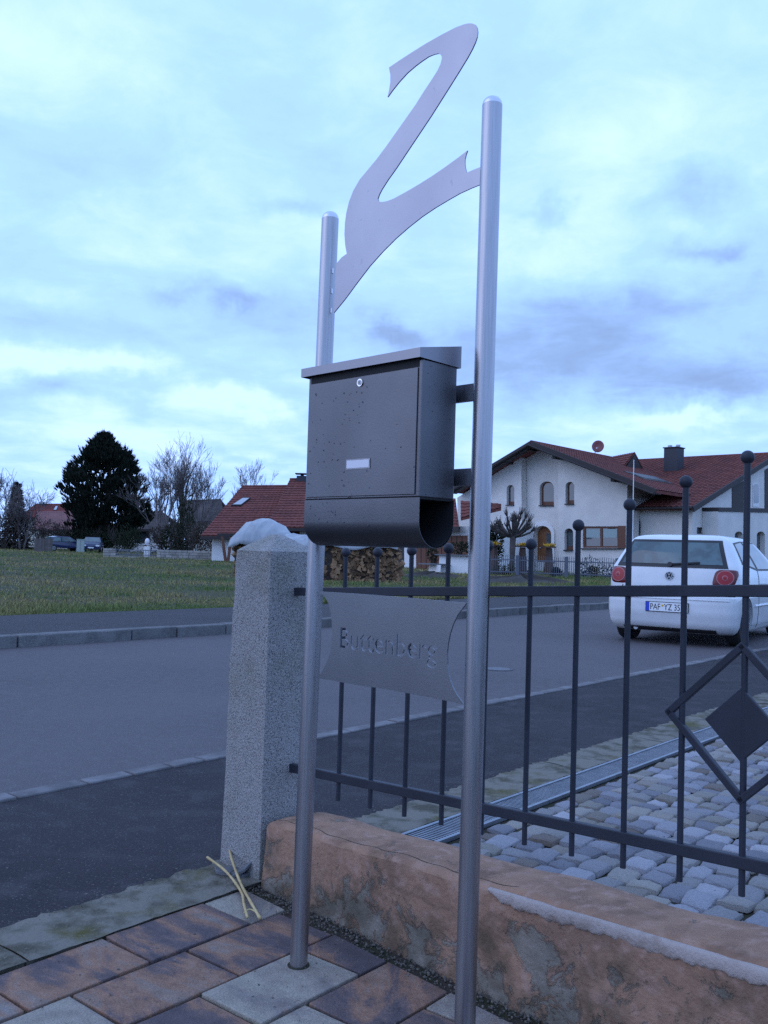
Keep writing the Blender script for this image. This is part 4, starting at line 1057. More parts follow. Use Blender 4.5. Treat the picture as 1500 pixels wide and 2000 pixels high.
    # side windows, pillars, handle
    for s in (-1, 1):
        def sw(x0, x1, ztop0, ztop1, zb0, zb1):
            def f(u, v, off):
                xb = x0[0] + (x1[0] - x0[0]) * u; xt = x0[1] + (x1[1] - x0[1]) * u; x = xb + (xt - xb) * v
                z = (zb0 + (zb1 - zb0) * u) * (1 - v) + (ztop0 + (ztop1 - ztop0) * u) * v
                return Vector((x, s * (side_y(x, z) + off), z))
            return f
        q = patch('side_window', 'rubber', sw((.56, .62), (1.28, 1.12), 1.345, 1.378, 1.065, .985), 10, 8, off=.003)
        patch('pane', 'glass_dark', sw((.62, .66), (1.22, 1.07), 1.325, 1.36, 1.085, 1.015), 10, 8, par=q, off=.006)
        q = patch('side_window', 'rubber', sw((1.28, 1.12), (2.75, 2.12), 1.378, 1.375, .985, .985), 14, 8, off=.003)
        patch('pane', 'glass_dark', sw((1.34, 1.17), (2.62, 2.08), 1.36, 1.355, 1.01, 1.01), 14, 8, par=q, off=.006)
        mb = MB(); mb.tube([Mt @ Vector((x, s * (side_y(x, .52) + .004), .52)) for x in [1.05 + 1.6 * i / 12 for i in range(13)]], .016, 6); mb.build('side_moulding', paint, t)
        mb = MB(); mb.tube([Mt @ Vector((1.30, s * (side_y(1.3, z) + .001), z)) for z in [.22 + .02 * i for i in range(39)]], .004, 5); mb.build('door_seam', 'rubber', t)
        MB().bar(Mt @ Vector((1.42, s * (side_y(1.42, .80) + .022), .80)), Mt @ Vector((1.62, s * (side_y(1.62, .80) + .022), .80)), .02, .025).build('door_handle', paint, t)
car_rz = math.radians(56.5)
car_c = Vector((3.58, 11.62, 0))
car = thing('parked_car', 'white hatchback parked at the roadside seen from behind through the fence', 'car', car_c, car_rz)
make_car(car, 'carwhite'); car.scale = (1, 1, .972)

# ------------------------------------------------------------------ houses: helpers
def tiled(mb, p00, p10, p01, p11, tw=.30, th=.36, lift=.05):
    """tile courses over the slope eave p00-p10, ridge p01-p11"""
    p00, p10, p01, p11 = map(Vector, (p00, p10, p01, p11))
    nrm_ = (p10 - p00).cross(p01 - p00).normalized()
    if nrm_.z < 0: nrm_ = -nrm_
    rows = max(2, int((p01 - p00).length / th)); cols = max(2, int((p10 - p00).length / tw))
    vs, fs = [], []; K = 3; nc = cols * K + 1
    for r in range(rows):
        for e_ in (0, 1):
            v = (r + e_) / rows; l = lift if e_ == 0 else lift * .25
            for c in range(nc):
                u = c / (nc - 1); w = .018 * math.sin(2 * PI * (c % K) / K)
                vs.append(p00.lerp(p10, u).lerp(p01.lerp(p11, u), v) + nrm_ * (l + w))
    for r in range(2 * rows - 1):
        for c in range(nc - 1):
            a = r * nc + c; fs.append((a, a + 1, a + nc + 1, a + nc))
    mb.add(vs, fs)
def slab(mb, p00, p10, p01, p11, t):
    q = [Vector(x) for x in (p00, p10, p11, p01)]; return mb.prism(q, Vector((0, 0, -t)))
def arch(cx, w, y0, y1, fn, n=10):
    """outline of an arched opening in photo pixels, mapped by fn"""
    r = w / 2; pts = [(cx - r, y1), (cx + r, y1)]
    k = min(r * 1.0, (y1 - y0))
    pts += [(cx + r * math.cos(a), y0 + k - k * math.sin(a)) for a in [PI * i / n for i in range(n + 1)]]
    return [fn(x, y) for x, y in pts]
def house_arch_window(par, wall_list, cx, w, y0, y1, fn, nf_, deep=.28, frame='brownwood', sill=True, name='window'):
    """recess + frame + pane + sill; returns the cutter"""
    out = arch(cx, w, y0, y1, fn)
    cutter = MB().prism([p - nf_ * .3 for p in out], nf_ * (.3 + deep)).build('cutter', 'plaster', None)
    c = sum(out, Vector()) / len(out)
    fr = MB().prism([c + (p - c) * .985 + nf_ * (deep - .06) for p in out], nf_ * .05).build(name, frame, par)
    MB().prism([c + (p - c) * .78 + nf_ * (deep - .075) for p in out], nf_ * .03).build('pane', 'glass', fr)
    if sill:
        a, b = out[0], out[1]
        MB().bar(a + nf_ * (deep / 2 - .06) - UP * .03, b + nf_ * (deep / 2 - .06) - UP * .03, deep + .14, .06).build('sill', 'darkwood', fr)
    return cutter

# ------------------------------------------------------------------ white house across the road
HZ = 50.0
H0 = D(1222, 1125, HZ); H0.z = 0
HE = Vector((.71, -.704, 0)); HA = Vector((.66, .751, 0)).normalized(); HN = Vector((HE.y, -HE.x, 0))   # facade dir, ridge dir, outward normal
if HN.y > 0: HN = -HN
hs = thing('white_house', 'large white plastered house with red tiled roofs and arched windows', 'house', H0)
gzh = .02
def fac(off):
    return lambda px, py: onp(px, py, H0 - HN * off, HN)
f0 = fac(0); fr_ = fac(.55)
def wallpoly(pts, fn, depth, name='wall', m='plaster'):
    P = [fn(x, y) for x, y in pts]; P = [Vector((p.x, p.y, max(p.z, -.3))) for p in P]
    return MB().prism(P, -HN * depth).build(name, m, hs)
wa = wallpoly([(893, 1200), (1018, 1200), (1018, 893), (893, 972)], f0, .5)
wb = wallpoly([(1014, 1200), (1094, 1200), (1092, 890), (1040, 871), (1014, 890)], fr_, .5)
wc = wallpoly([(1090, 1200), (1222, 1200), (1222, 940), (1090, 884)], f0, .5)
nfi = -HN
cutA = [house_arch_window(hs, wa, 997, 15, 947, 986, f0, nfi), house_arch_window(hs, wa, 990, 15, 1040, 1073, f0, nfi)]
cutB = [house_arch_window(hs, wb, 1068, 28, 940, 987, fr_, nfi)]
cutC = [house_arch_window(hs, wc, 1113, 17, 941, 984, f0, nfi), house_arch_window(hs, wc, 1111, 17, 1032, 1074, f0, nfi)]
# front door in its arched porch
do = arch(1061, 35, 1027, 1098, fr_)
cutB.append(MB().prism([p - nfi * .3 for p in do], nfi * .7).build('cutter', 'plaster', None))
cdr = sum(do, Vector()) / len(do)
dl = MB().prism([cdr + (p - cdr) * .97 + nfi * .32 for p in do], nfi * .06).build('door', 'door', hs)
MB().prism([cdr + (fr_(x, y) - cdr) + nfi * .28 for x, y in ((1062, 1040), (1073, 1044), (1073, 1062), (1062, 1062))], nfi * .03).build('door_light', 'glass', dl)
MB().sphere(fr_(1050, 1070) + nfi * .27, .05, 8, 6).build('handle', 'metal_grey', dl)
big = arch(1061, 46, 1018, 1098, fr_); sur = MB()
n = len(do)
sur.add([p - nfi * .10 for p in do] + [p - nfi * .10 for p in big] + [p + nfi * .02 for p in do] + [p + nfi * .02 for p in big],
        [(i, i + 1, n + i + 1, n + i) for i in range(1, n - 1)] + [(i, i + 1, 2 * n + i + 1, 2 * n + i) for i in range(1, n - 1)] + [(n + i, n + i + 1, 3 * n + i + 1, 3 * n + i) for i in range(1, n - 1)]
        + [(0, 1, n + 1, n)][:0] + [(n - 1, 0, n, 2 * n - 1), (n, 0, 2 * n, 3 * n)][:1])
sur.build('door_surround', 'plaster_white', hs, fix=False)
# wide window with shutter
def quadp(x0, x1, y0, y1, fn): return [fn(x0, y1), fn(x1, y1), fn(x1, y0), fn(x0, y0)]
q = quadp(1138, 1208, 1028, 1070, f0)
cutC.append(MB().prism([p - nfi * .3 for p in q], nfi * .55).build('cutter', 'plaster', None))
bw = MB()
for (x0, x1, y0, y1) in ((1138, 1208, 1028, 1031.5), (1138, 1208, 1066.5, 1070), (1138, 1142, 1031.5, 1066.5), (1171, 1175, 1031.5, 1066.5), (1204.5, 1208, 1031.5, 1066.5)):
    bw.prism([p + nfi * .08 for p in quadp(x0, x1, y0, y1, f0)], nfi * .06)
bw = bw.build('window', 'brownwood', hs)
for (x0, x1) in ((1142, 1171), (1175, 1204.5)):
    MB().prism([p + nfi * .12 for p in quadp(x0, x1, 1031.5, 1066.5, f0)], nfi * .02).build('pane', 'glass', bw)
    MB().prism([p + nfi * .105 for p in quadp(x0 + 1, x1 - 1, 1033, 1050, f0)], nfi * .01).build('curtain', 'curtain', bw)
MB().prism([p - nfi * .06 for p in quadp(1208.5, 1222, 1027, 1071, f0)], nfi * .05).build('shutter', 'brownwood', hs)
MB().bar(f0(1136, 1071.5) - nfi * .06, f0(1223, 1071.5) - nfi * .06, .16, .05).build('sill', 'darkwood', bw)
bpy.context.view_layer.update()
cut(wa, cutA); cut(wb, cutB); cut(wc, cutC)
# main roof: gable facing the road, ridge running back
OV = 1.0
fg = fac(-OV)
apex, er, elf = fg(1037, 863), fg(1281, 957), fg(880, 957)
LEN = 11.0
back = HA * LEN
def roof_part(name, a, b, c, d, m='tiles', par=hs, t=.16, tile=.28):
    o = MB(); slab(o, a, b, c, d, t); tiled(o, a, b, c, d, tw=tile); return o.build(name, m, par, fix=False)
roof_part('roof', er, er + back, apex, apex + back)
roof_part('roof', elf + back, elf, apex + back, apex)
for (a, b) in ((er, apex), (elf, apex)):
    MB().bar(a + HN * .02 - UP * .12, b + HN * .02 - UP * .12, .07, .34).build('bargeboard', 'darkwood', hs)
    MB().bar(a - HN * .12 - UP * .20, b - HN * .12 - UP * .20, .9, .05).build('soffit', 'darkwood', hs)
MB().tube([apex, apex + back], .10, 8).build('ridge_tiles', 'tiles', hs)
for (px, py) in ((1212, 938), (1098, 894), (1046, 878), (1000, 903)):
    c = f0(px, py); MB().bar(c + HN * .0, c + HN * .85, .22, .26).build('purlin', 'darkwood', hs)
# flank wall of the main wing and the cross wing behind it
SB = .0322 * HZ
cA = Vector((H0.x, H0.y, 0)); cB = cA + HA * (SB + 2)
ztop = f0(1222, 942).z
def vwall(a, b, z0, z1, name='wall', m='plaster', par=hs, th=.3, z2=None):
    a, b = Vector(a), Vector(b); t = (b - a).normalized(); n_ = Vector((t.y, -t.x, 0)) * th
    z2 = z1 if z2 is None else z2
    return MB().prism([a + UP * z0, b + UP * z0, b + UP * z2, a + UP * z1], n_ * -1).build(name, m, par)
vwall(cA - HE * .002, cA + HA * 9, -.3, ztop)
W0 = cA + HA * SB
w_end = onp(1352, 1040, W0, HN); w_end.z = 0
wn = W0 - HE * 4
zE = onp(1345, 990, W0, HN).z
vwall(wn, w_end, -.3, zE)
Ea = w_end + HE * .35 + HN * .7 + UP * (zE - .05); El = Ea - HE * 13
RQ = 13.0
zR = 7.95
Ra = Ea + HA * RQ; Ra.z = zR; Rl = Ra - HE * 16; 
roof_part('roof', El - HE * 3, Ea, Rl, Ra, tile=.32)
roof_part('roof', Ra + HA * 8 - UP * 3, Rl + HA * 8 - UP * 3, Ra, Rl)
MB().tube([Rl, Ra], .10, 8).build('ridge_tiles', 'tiles', hs)
MB().bar(Ea + HE * .03 - UP * .12, Ra + HE * .03 - UP * .12, .07, .30).build('bargeboard', 'darkwood', hs)
MB().tube([El + HE * 6 + HN * .06 - UP * .05, Ea + HN * .06 - UP * .05], .07, 8).build('gutter', 'darkwood', hs)
dp = onp(1249, 1000, W0 + HN * .1, HN)
MB().tube([onp(1239, 992, W0 + HN * .4, HN), onp(1247, 1010, W0 + HN * .1, HN), onp(1249, 1025, W0 + HN * .08, HN), Vector((dp.x, dp.y, 0))], .055, 8).build('downpipe', 'darkwood', hs)
# gable end of the cross wing
GEn = Vector((HA.y, -HA.x, 0))
g0 = lambda px, py: onp(px, py, w_end, GEn)
ge = [Vector((w_end.x, w_end.y, -.3)), w_end + HA * 21 - UP * .3, w_end + HA * 21 + UP * 5, w_end + HA * RQ + UP * (zR - .35), w_end + UP * (zE - .05)]
gw = MB().prism(ge, -GEn * .4).build('wall', 'plaster', hs)
cg = []
for (x0, x1, y0, y1) in ((1361, 1373, 1030, 1043), (1380, 1392, 1032, 1044)):
    q = quadp(x0, x1, y0, y1, g0); cg.append(MB().prism([p + GEn * .3 for p in q], -GEn * .55).build('cutter', 'plaster', None))
    w_ = MB().prism([p - GEn * .10 for p in q], -GEn * .05).build('window', 'brownwood', hs); c = sum(q, Vector()) / 4
    MB().prism([c + (p - c) * .75 - GEn * .09 for p in q], -GEn * .03).build('pane', 'glass', w_)
bpy.context.view_layer.update(); cut(gw, cg)
# projecting loggia on that gable
g1 = lambda px, py: onp(px, py, w_end + GEn * .9, GEn)
q = [(1403, 1200), (1640, 1200), (1640, 1003), (1403, 998)]
lg = MB().prism([Vector((p.x, p.y, max(p.z, -.3))) for p in (g1(x, y) for x, y in q)], -GEn * .88).build('loggia_wall', 'plaster', hs)
cl_ = []
for cx in (1443, 1486, 1530):
    cl_.append(house_arch_window(hs, lg, cx, 16, 1038, 1100, g1, -GEn, deep=.35, sill=False))
bpy.context.view_layer.update(); cut(lg, cl_)
MB().prism([g1(x, y) + GEn * .05 for x, y in ((1403, 999), (1640, 1004), (1640, 996), (1403, 991))], -GEn * 1.0).build('coping', 'darkwood', hs)
for (x0, x1, yt) in ((1429, 1452, 945), (1493, 1512, 912)):
    MB().prism([g0(x, y) + GEn * .03 for x, y in ((x0, 997), (x1, 999), (x1, yt - 6), (x0, yt + 6))], -GEn * .02).build('window', 'darkwood', hs)
aw = arch(1476, 12, 943, 990, g0); cw_ = sum(aw, Vector()) / len(aw)
w_ = MB().prism([p + GEn * .03 for p in aw], -GEn * .02).build('window', 'plaster_white', hs)
MB().prism([cw_ + (p - cw_) * .8 + GEn * .04 for p in aw], -GEn * .02).build('pane', 'glass', w_)
# chimney, dish, mast
cc = D(1316, 905, 59.0)
ch = MB(); chw = 45 * 59 / FPX * .62
top_c = D(1316, 876, 59.0)
ch.box((cc.x, cc.y, (top_c.z + cc.z - .9) / 2), (chw, chw, top_c.z - cc.z + .9), math.atan2(HE.y, HE.x)); 
ch = ch.build('chimney', 'chimney', hs)
MB().box((cc.x, cc.y, top_c.z + .03), (chw + .12, chw + .12, .06), math.atan2(HE.y, HE.x)).build('cap', 'darkwood', ch)
for dx in (-.28, .28): MB().tube([Vector((cc.x, cc.y, top_c.z)) + HE * dx, Vector((cc.x, cc.y, top_c.z + .22)) + HE * dx], .14, 12).build('flue', 'metal_grey', ch)
# small dormer gable behind the junction
d0 = D(1240, 893, 58.0); dd_ = D(1168, 893, 63.0)
dmr = MB(); zt_ = D(1236, 883, 58.0).z; low = UP * 1.3
a_, b_ = Vector((d0.x, d0.y, zt_)), Vector((dd_.x, dd_.y, zt_))
sd_ = Vector((-.6, -.8, 0)) * 2.2
slab(dmr, a_ + sd_ - low, b_ + sd_ - low, a_, b_, .12); tiled(dmr, a_ + sd_ - low, b_ + sd_ - low, a_, b_); slab(dmr, a_ - sd_ - low, b_ - sd_ - low, a_, b_, .12)
dmr.build('dormer_roof', 'tiles', hs, fix=False)
MB().prism([a_ + sd_ * .8 - low, a_ - sd_ * .8 - low, a_ - UP * .15], (b_ - a_) * .1).build('dormer_gable', 'darkwood', hs)
# roof windows on the main slope
for f_, g_ in ((.52, .35),):
    pass
def on_slope(a, u):          # a along the ridge 0..1, u from eave 0 to ridge 1
    return (er + back * a).lerp(apex + back * a, u) + UP * .10
sk = MB().add([on_slope(.30, .30), on_slope(.62, .30), on_slope(.62, .42), on_slope(.30, .42)], [(0, 1, 2, 3)])
sk.prism([on_slope(.28, .28) - UP * .02, on_slope(.64, .28) - UP * .02, on_slope(.64, .44) - UP * .02, on_slope(.28, .44) - UP * .02], UP * -.05)
sk.build('roof_window', 'rubber', hs, fix=False)
ds = thing('satellite_dish', 'dark red satellite dish on a short mast above the house roof', 'satellite dish', D(1163, 893, 60))
dc = D(1168, 872, 59.8); dn = Vector((-.55, -.80, .25)).normalized(); mb = MB()
x_ = dn.orthogonal().normalized(); y_ = dn.cross(x_)
rings_ = [(0, -.10), (.14, -.085), (.28, -.04), (.40, .02)]
for (rr_, hh2) in rings_[1:]: pass
vs = [dc + dn * -.10]; N_ = 24
for (rr_, hh2) in rings_[1:]:
    for k in range(N_): vs.append(dc + dn * hh2 + (x_ * math.cos(2 * PI * k / N_) + y_ * math.sin(2 * PI * k / N_) * 1.1) * rr_)
fs = [(0, 1 + k, 1 + (k + 1) % N_) for k in range(N_)]
for j in range(2):
    for k in range(N_): a_ = 1 + j * N_; fs.append((a_ + k, a_ + N_ + k, a_ + N_ + (k + 1) % N_, a_ + (k + 1) % N_))
o = mb.add(vs, fs).build('reflector', 'dish', ds, smooth=True)
sm = o.modifiers.new('solid', 'SOLIDIFY'); sm.thickness = .02
MB().tube([dc - y_ * 0 + dn * -.08, D(1162, 884, 60), D(1162, 897, 60)], .03, 8).build('mast', 'metal_grey', ds)
MB().tube([dc + Vector((0, 0, -.38)), dc + dn * .40 + Vector((.1, 0, -.30))], .02, 6).tube([dc + dn * .40 + Vector((.1, 0, -.30)), dc + dn * .52 + Vector((.1, 0, -.28))], .05, 8).build('feed_arm', 'metal_grey', ds)
mp = D(1237, 980, 46.5)
fm = MB().tube([Vector((mp.x, mp.y, 0)), Vector((D(1238, 898, 46.5).x, mp.y, D(1238, 898, 46.5).z))], [.035, .02], 8).build('flag_pole', 'white_pole'); tag(fm, 'thin white pole standing at the corner of the white house', 'pole')
# garage annex on the far side of the right post
ga = thing('garage', 'white garage with brown door and red pitched roof beside the white house', 'garage', D(850, 1115, 52))
gO = D(850, 1115, 52); gO.z = 0
gf = lambda px, py, off=0: onp(px, py, gO - HN * off, HN)
def gpoly(pts, off, th, name, m, par=ga):
    P = [gf(x, y, off) for x, y in pts]; P = [Vector((p.x, p.y, max(p.z, -.2))) for p in P]; return MB().prism(P, -HN * th).build(name, m, par)
gpoly([(789, 1150), (915, 1150), (915, 1028), (789, 1028)], 0, 6, 'wall', 'plaster_white')
gd = gpoly([(812, 1150), (912, 1150), (912, 1046), (812, 1046)], -.06, .05, 'garage_door', 'brownwood')
for k in range(1, 10):
    x = 812 + 10 * k; MB().bar(gf(x, 1048, -.07), gf(x, 1112, -.07), .03, .02).build('groove', 'darkwood', gd)
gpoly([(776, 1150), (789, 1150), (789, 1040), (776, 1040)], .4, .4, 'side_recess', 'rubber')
a_, b_ = gf(770, 1030, -.7), gf(921, 1030, -.7); b_ = gf(897, 1030, -.7); c_, d_ = a_ + Vector((0, 3.2, 1.75)), b_ + Vector((0, 3.2, 1.75))
o = MB(); slab(o, a_, b_, c_, d_, .16); tiled(o, a_, b_, c_, d_); o.build('roof', 'tiles', ga, fix=False)
MB().bar(a_ - UP * .1, b_ - UP * .1, .1, .28).build('fascia', 'darkwood', ga)
pr_ = [D(885, 1010, 49.2), D(981, 988, 49.0), D(950, 984, 50.5), D(885, 975, 50.5)]
o = MB(); a_, b_ = D(900, 1012, 48.6), D(979, 992, 48.2); c_, d_ = D(900, 978, 50.2), D(979, 984, 49.6); slab(o, a_, b_, c_, d_, .14); tiled(o, a_, b_, c_, d_); o.build('porch_roof', 'tiles', ga, fix=False)
# stepped planter wall and shrubs
plw = thing('planter_wall', 'low stepped white planter wall with dark coping before the garage', 'wall', D(870, 1120, 44))
for (x0, x1, y0) in ((837, 860, 1103), (857, 950, 1086)):
    p0, p1_ = D(x0, 1121, 44), D(x1, 1121, 43); zt_ = D((x0 + x1) / 2, y0, 44).z
    MB().prism([Vector((p0.x, p0.y, -.2)), Vector((p1_.x, p1_.y, -.2)), Vector((p1_.x, p1_.y, zt_)), Vector((p0.x, p0.y, zt_))], Vector((.1, 1.0, 0))).build('block', 'plaster_white', plw)
    MB().bar(Vector((p0.x, p0.y + .4, zt_ + .03)), Vector((p1_.x, p1_.y + .4, zt_ + .03)), 1.1, .06).build('coping', 'slate', plw)
bush('shrub', 'small dark green conifer shrub on the stepped planter wall', D(847, 1103, 44.6), .35, .75, 'shrub', 21, 260, .07, twigs=False)
bush('hedge_bush', 'clipped green bush behind the planter wall near the steel post', D(898, 1086, 45), .8, .6, 'shrub', 22, 400, .08, twigs=False)
bush('tall_hedge', 'tall dark clipped hedge beside the porch of the white house', Vector((D(962, 1100, 47).x, 47, 0)), .55, 2.6, 'shrub', 23, 1100, .10, twigs=False)
sheet('path', [D(770, 1124, 42) * 1, D(940, 1128, 40.5), D(940, 1116, 50), D(770, 1112, 50)], 'concrete')
bpy.data.objects['path'].location.z = 0.0
# pollarded tree, lantern pedestals, fence of the front garden
def ground_at(px, y): p = D(px, 1100, y); return Vector((p.x, y, .02))
pb = ground_at(1000, 45.5)
pt = thing('pollarded_tree', 'pollarded bare tree with knobbly twig head before the white house', 'tree', pb); rp_ = random.Random(8)
hk = D(1002, 1047, 45.5)
MB().tube([pb - UP * .1, pb + UP * .8, Vector((hk.x, hk.y, hk.z))], [.17, .14, .16], 10).build('trunk', 'bark', pt, smooth=True)
mb = MB()
for k in range(24):
    an = rp_.uniform(0, 2 * PI); el_ = rp_.uniform(.25, 1.3)
    d = Vector((math.cos(an) * math.cos(el_) * 1.15, math.sin(an) * math.cos(el_), math.sin(el_))).normalized()
    b0 = Vector(hk) - UP * .05; p = b0 + d * rp_.uniform(.75, 1.1)
    mb.tube([b0, b0.lerp(p, .5) + Vector((0, 0, -.06)), p], [.075, .05, .055], 6)
    for j in range(9):
        dd_ = (d + Vector((rp_.gauss(0, .45), rp_.gauss(0, .45), rp_.uniform(.1, .9)))).normalized()
        mb.tube([p, p + dd_ * .22, p + dd_ * .22 + (dd_ + UP * .5).normalized() * rp_.uniform(.14, .34)], [.026, .020, .009], 4)
mb.build('crown', 'bark', pt, fix=False)
for i, (px, lab) in enumerate(((1020, 'dark obelisk flower stand with yellow top between the pollarded tree and the front door'), (1072, 'dark obelisk flower stand with yellow top beside the front door'), (965, 'dark obelisk flower stand with yellow top close beside the taller steel post'))):
    b = ground_at(px, 46.5); b.z = .12
    t = thing('flower_stand', lab, 'flower stand', b, .6, 'obelisk flower stands before the white house')
    MB().box(b + UP * .06, (.46, .46, .12), .6).build('plinth', 'terracotta', t)
    MB().box(b + UP * .72, (.36, .36, 1.2), .6, taper=.42).build('pedestal', 'terracotta', t)
    MB().box(b + UP * 1.37, (.50, .50, .07), .6).build('tray', 'terracotta', t)
    mb = MB(); r3 = random.Random(i)
    for k in range(60): tuft(mb, b + Vector((r3.gauss(0, .12), r3.gauss(0, .12), 1.42)), Vector((r3.gauss(0, .5), r3.gauss(0, .5), 1)), .16, 3, .035, r3)
    mb.build('flowers', 'yellow', t, fix=False, kind='stuff')
gfence = thing('garden_fence', 'low grey picket railing round the front garden of the white house', 'fence', ground_at(1080, 42))
fa, fb = ground_at(955, 42.5), ground_at(1215, 41.0)
nP = 62
for k in range(nP + 1):
    p = fa.lerp(fb, k / nP); MB().bar(p + UP * .12, p + UP * (.98 + .06 * math.sin(k * PI / 15.5) ** 2), .022, .022).build('picket', 'rail_grey', gfence)
for z in (.25, .80): MB().bar(fa + UP * z, fb + UP * z, .03, .05).build('rail', 'rail_grey', gfence)
for f_ in (.22, .59, .97): MB().box(fa.lerp(fb, f_) + UP * .5, (.16, .16, 1.06)).build('post', 'rail_grey', gfence, bevel=.02)
for i, (px, w, h) in enumerate(((1145, .5, .9), (1165, .4, .6), (1190, .7, .7), (1085, .35, .45), (985, .6, .5))):
    labs = ['leggy dark green shrub behind the picket railing under the wide window', 'low dark shrub second in the bed below the wide window', 'broad round dark shrub at the end of the picket railing', 'small green shrub at the foot of the flower stand by the door', 'low clipped shrub behind the railing beneath the pollarded tree']
    bush('garden_shrub', labs[i], ground_at(px, 43.2), w, h, 'shrub', 30 + i, 260, .07, twigs=False)
sm_ = MB(); cm = ground_at(1015, 33)
rs = random.Random(6)
def mound(c, rx, ry, h, seed):
    r4 = random.Random(seed); ph = [r4.uniform(0, 6) for _ in range(6)]
    def f(u, v):
        a = 2 * PI * u; r = v
        z = h * (1 - r * r) * (1 + .25 * math.sin(3 * a + ph[0]) + .2 * math.sin(7 * a + ph[1] + 5 * r)) + .05 * math.sin(11 * a + ph[2] + 9 * r) * (1 - r)
        return c + Vector((rx * r * math.cos(a), ry * r * math.sin(a), z - .03))
    return MB().grid(f, 40, 10)
m1 = mound(cm, 2.7, 1.6, .26, 1).build('soil_heap', 'mound', smooth=True); tag(m1, 'long low heap of dark earth on the grass across the road', 'soil heap')
m2 = mound(ground_at(850, 36), 2.0, 1.0, .22, 2).build('soil_heap', 'mound', smooth=True); tag(m2, 'dark earth bank on the grass between woodpile and the taller steel post', 'soil heap')

# ------------------------------------------------------------------ woodpiles under tarpaulins
def woodpile(label, pxl, pxr, ybase, ytop, Y, depth, seed, single=True):
    b0, b1 = D(pxl, ybase, Y), D(pxr, ybase, Y); z0 = gz(b0.x, b0.y) - .02; z1 = D((pxl + pxr) / 2, ytop, Y).z
    t = thing('woodpile', label, 'woodpile', Vector(((b0.x + b1.x) / 2, Y, z0))); r5 = random.Random(seed); W_ = b1.x - b0.x
    pro = []
    for k in range(9):
        n = r5.choice((3, 4, 4, 5)); R0 = 1.0; an0 = r5.uniform(0, 6)
        pts = [Vector((R0 * math.cos(an0 + 2 * PI * i / n) * r5.uniform(.75, 1.15), 0, R0 * math.sin(an0 + 2 * PI * i / n) * r5.uniform(.5, .95))) for i in range(n)]
        pro.append(MB().prism(pts, (0, 1, 0)).build('log', 'log', None)); 
    used_ = set(); z = z0 + .04; row = 0
    while z < z1:
        x = b0.x + r5.uniform(0, .05)
        while x < b1.x:
            if seed == 1 and D(634, 1100, Y).x < x < D(647, 1100, Y).x: x += .05; continue
            s_ = r5.uniform(.06, .135); k = r5.randrange(9)
            if k in used_: o = copy_part(pro[k], t)
            else: o = pro[k]; o.parent = t; used_.add(k)
            o.location = Vector((x + s_ * .6 - (b0.x + b1.x) / 2, r5.uniform(-.10, .10), z + r5.uniform(-.02, .02) - z0))
            o.rotation_euler = (r5.uniform(-.10, .10), r5.uniform(-1.2, 1.2), r5.uniform(-.45, .45)); o.scale = (s_ * 1.1, r5.uniform(.22, .4), s_ * .95)
            x += s_ * 1.32
        z += .098
    for k in range(9):
        if k not in used_: bpy.data.objects.remove(pro[k], do_unlink=True)
    MB().box(((b0.x + b1.x) / 2, Y + depth / 2 + .06, (z0 + z1) / 2), (W_ - .02, depth, z1 - z0 - .04)).build('stack_core', 'bark', t)
    return t, b0, b1, z0, z1
w1, b0, b1, z0, z1 = woodpile('stack of split firewood in front, seen below the mailbox between fence bars', 566, 777, 1138, 1060, 29.5, 1.0, 1)
def tarp(name, label, xl, xr, zl, prof_fn, y0, y1, seed):
    r6 = random.Random(seed); FO = [(r6.uniform(.02, .05), r6.uniform(5, 17), r6.uniform(0, 6)) for _ in range(3)]
    def f(u, v):
        # v: front hem -> over the top -> back hem
        zt = prof_fn(u); x = xl + (xr - xl) * u
        s = math.sin(PI * v) ** .55; z = zl + (zt - zl) * s
        y = y0 + (y1 - y0) * v - .05
        hang = 1 - s
        fold = sum(am * hang ** 1.6 * (abs(math.sin(u * fq + ph + 1.3 * math.sin(u * 5 + ph))) - .6) for am, fq, ph in FO)
        cre = -.055 * abs(math.sin(u * 9 + v * 6 + seed)) ** .5 - .035 * abs(math.sin(u * 17 - v * 9 + 2 * seed)) ** .5 + sum(.003 * math.sin(u * fq * 2.3 + v * 11 * math.sin(ph)) for am, fq, ph in FO)
        x += .06 * hang * math.sin(u * 23 + seed) * .6
        return Vector((x, y + fold * (-1 if v < .5 else 1), z + cre + .06 * hang * math.sin(u * 13 + seed) * (v < .1)))
    o = MB().grid(f, 150, 34).build(name, 'tarp', smooth=True, fix=False)
    sm = o.modifiers.new('solid', 'SOLIDIFY'); sm.thickness = .01
    return tag(o, label, 'tarpaulin')
zB = D(600, 1040, 29.6).z
tarp('tarpaulin', 'lower white tarpaulin lying flat over the front woodpile', D(556, 1040, 29.5).x, D(776, 1060, 29.5).x, D(600, 1063, 29.5).z, lambda u: zB - .03 * u - .5 * max(0, u - .9) * 2, 29.35, 30.75, 3)
w2, c0, c1, y0_, y1_ = woodpile('taller stack of split firewood half hidden behind the granite pillar', 456, 572, 1122, 1060, 32.5, 1.1, 2)
zA = D(512, 1009, 32.6).z; zl_ = D(480, 1062, 32.5).z
def dome(u):
    return zl_ + (zA - zl_) * max(.12, 1 - abs((u - .48) / .56) ** 2.4)
tarp('tarpaulin', 'domed white tarpaulin bulging over the stack behind the pillar', D(451, 1050, 32.5).x, D(577, 1050, 32.5).x, zl_, dome, 32.2, 34.0, 5)

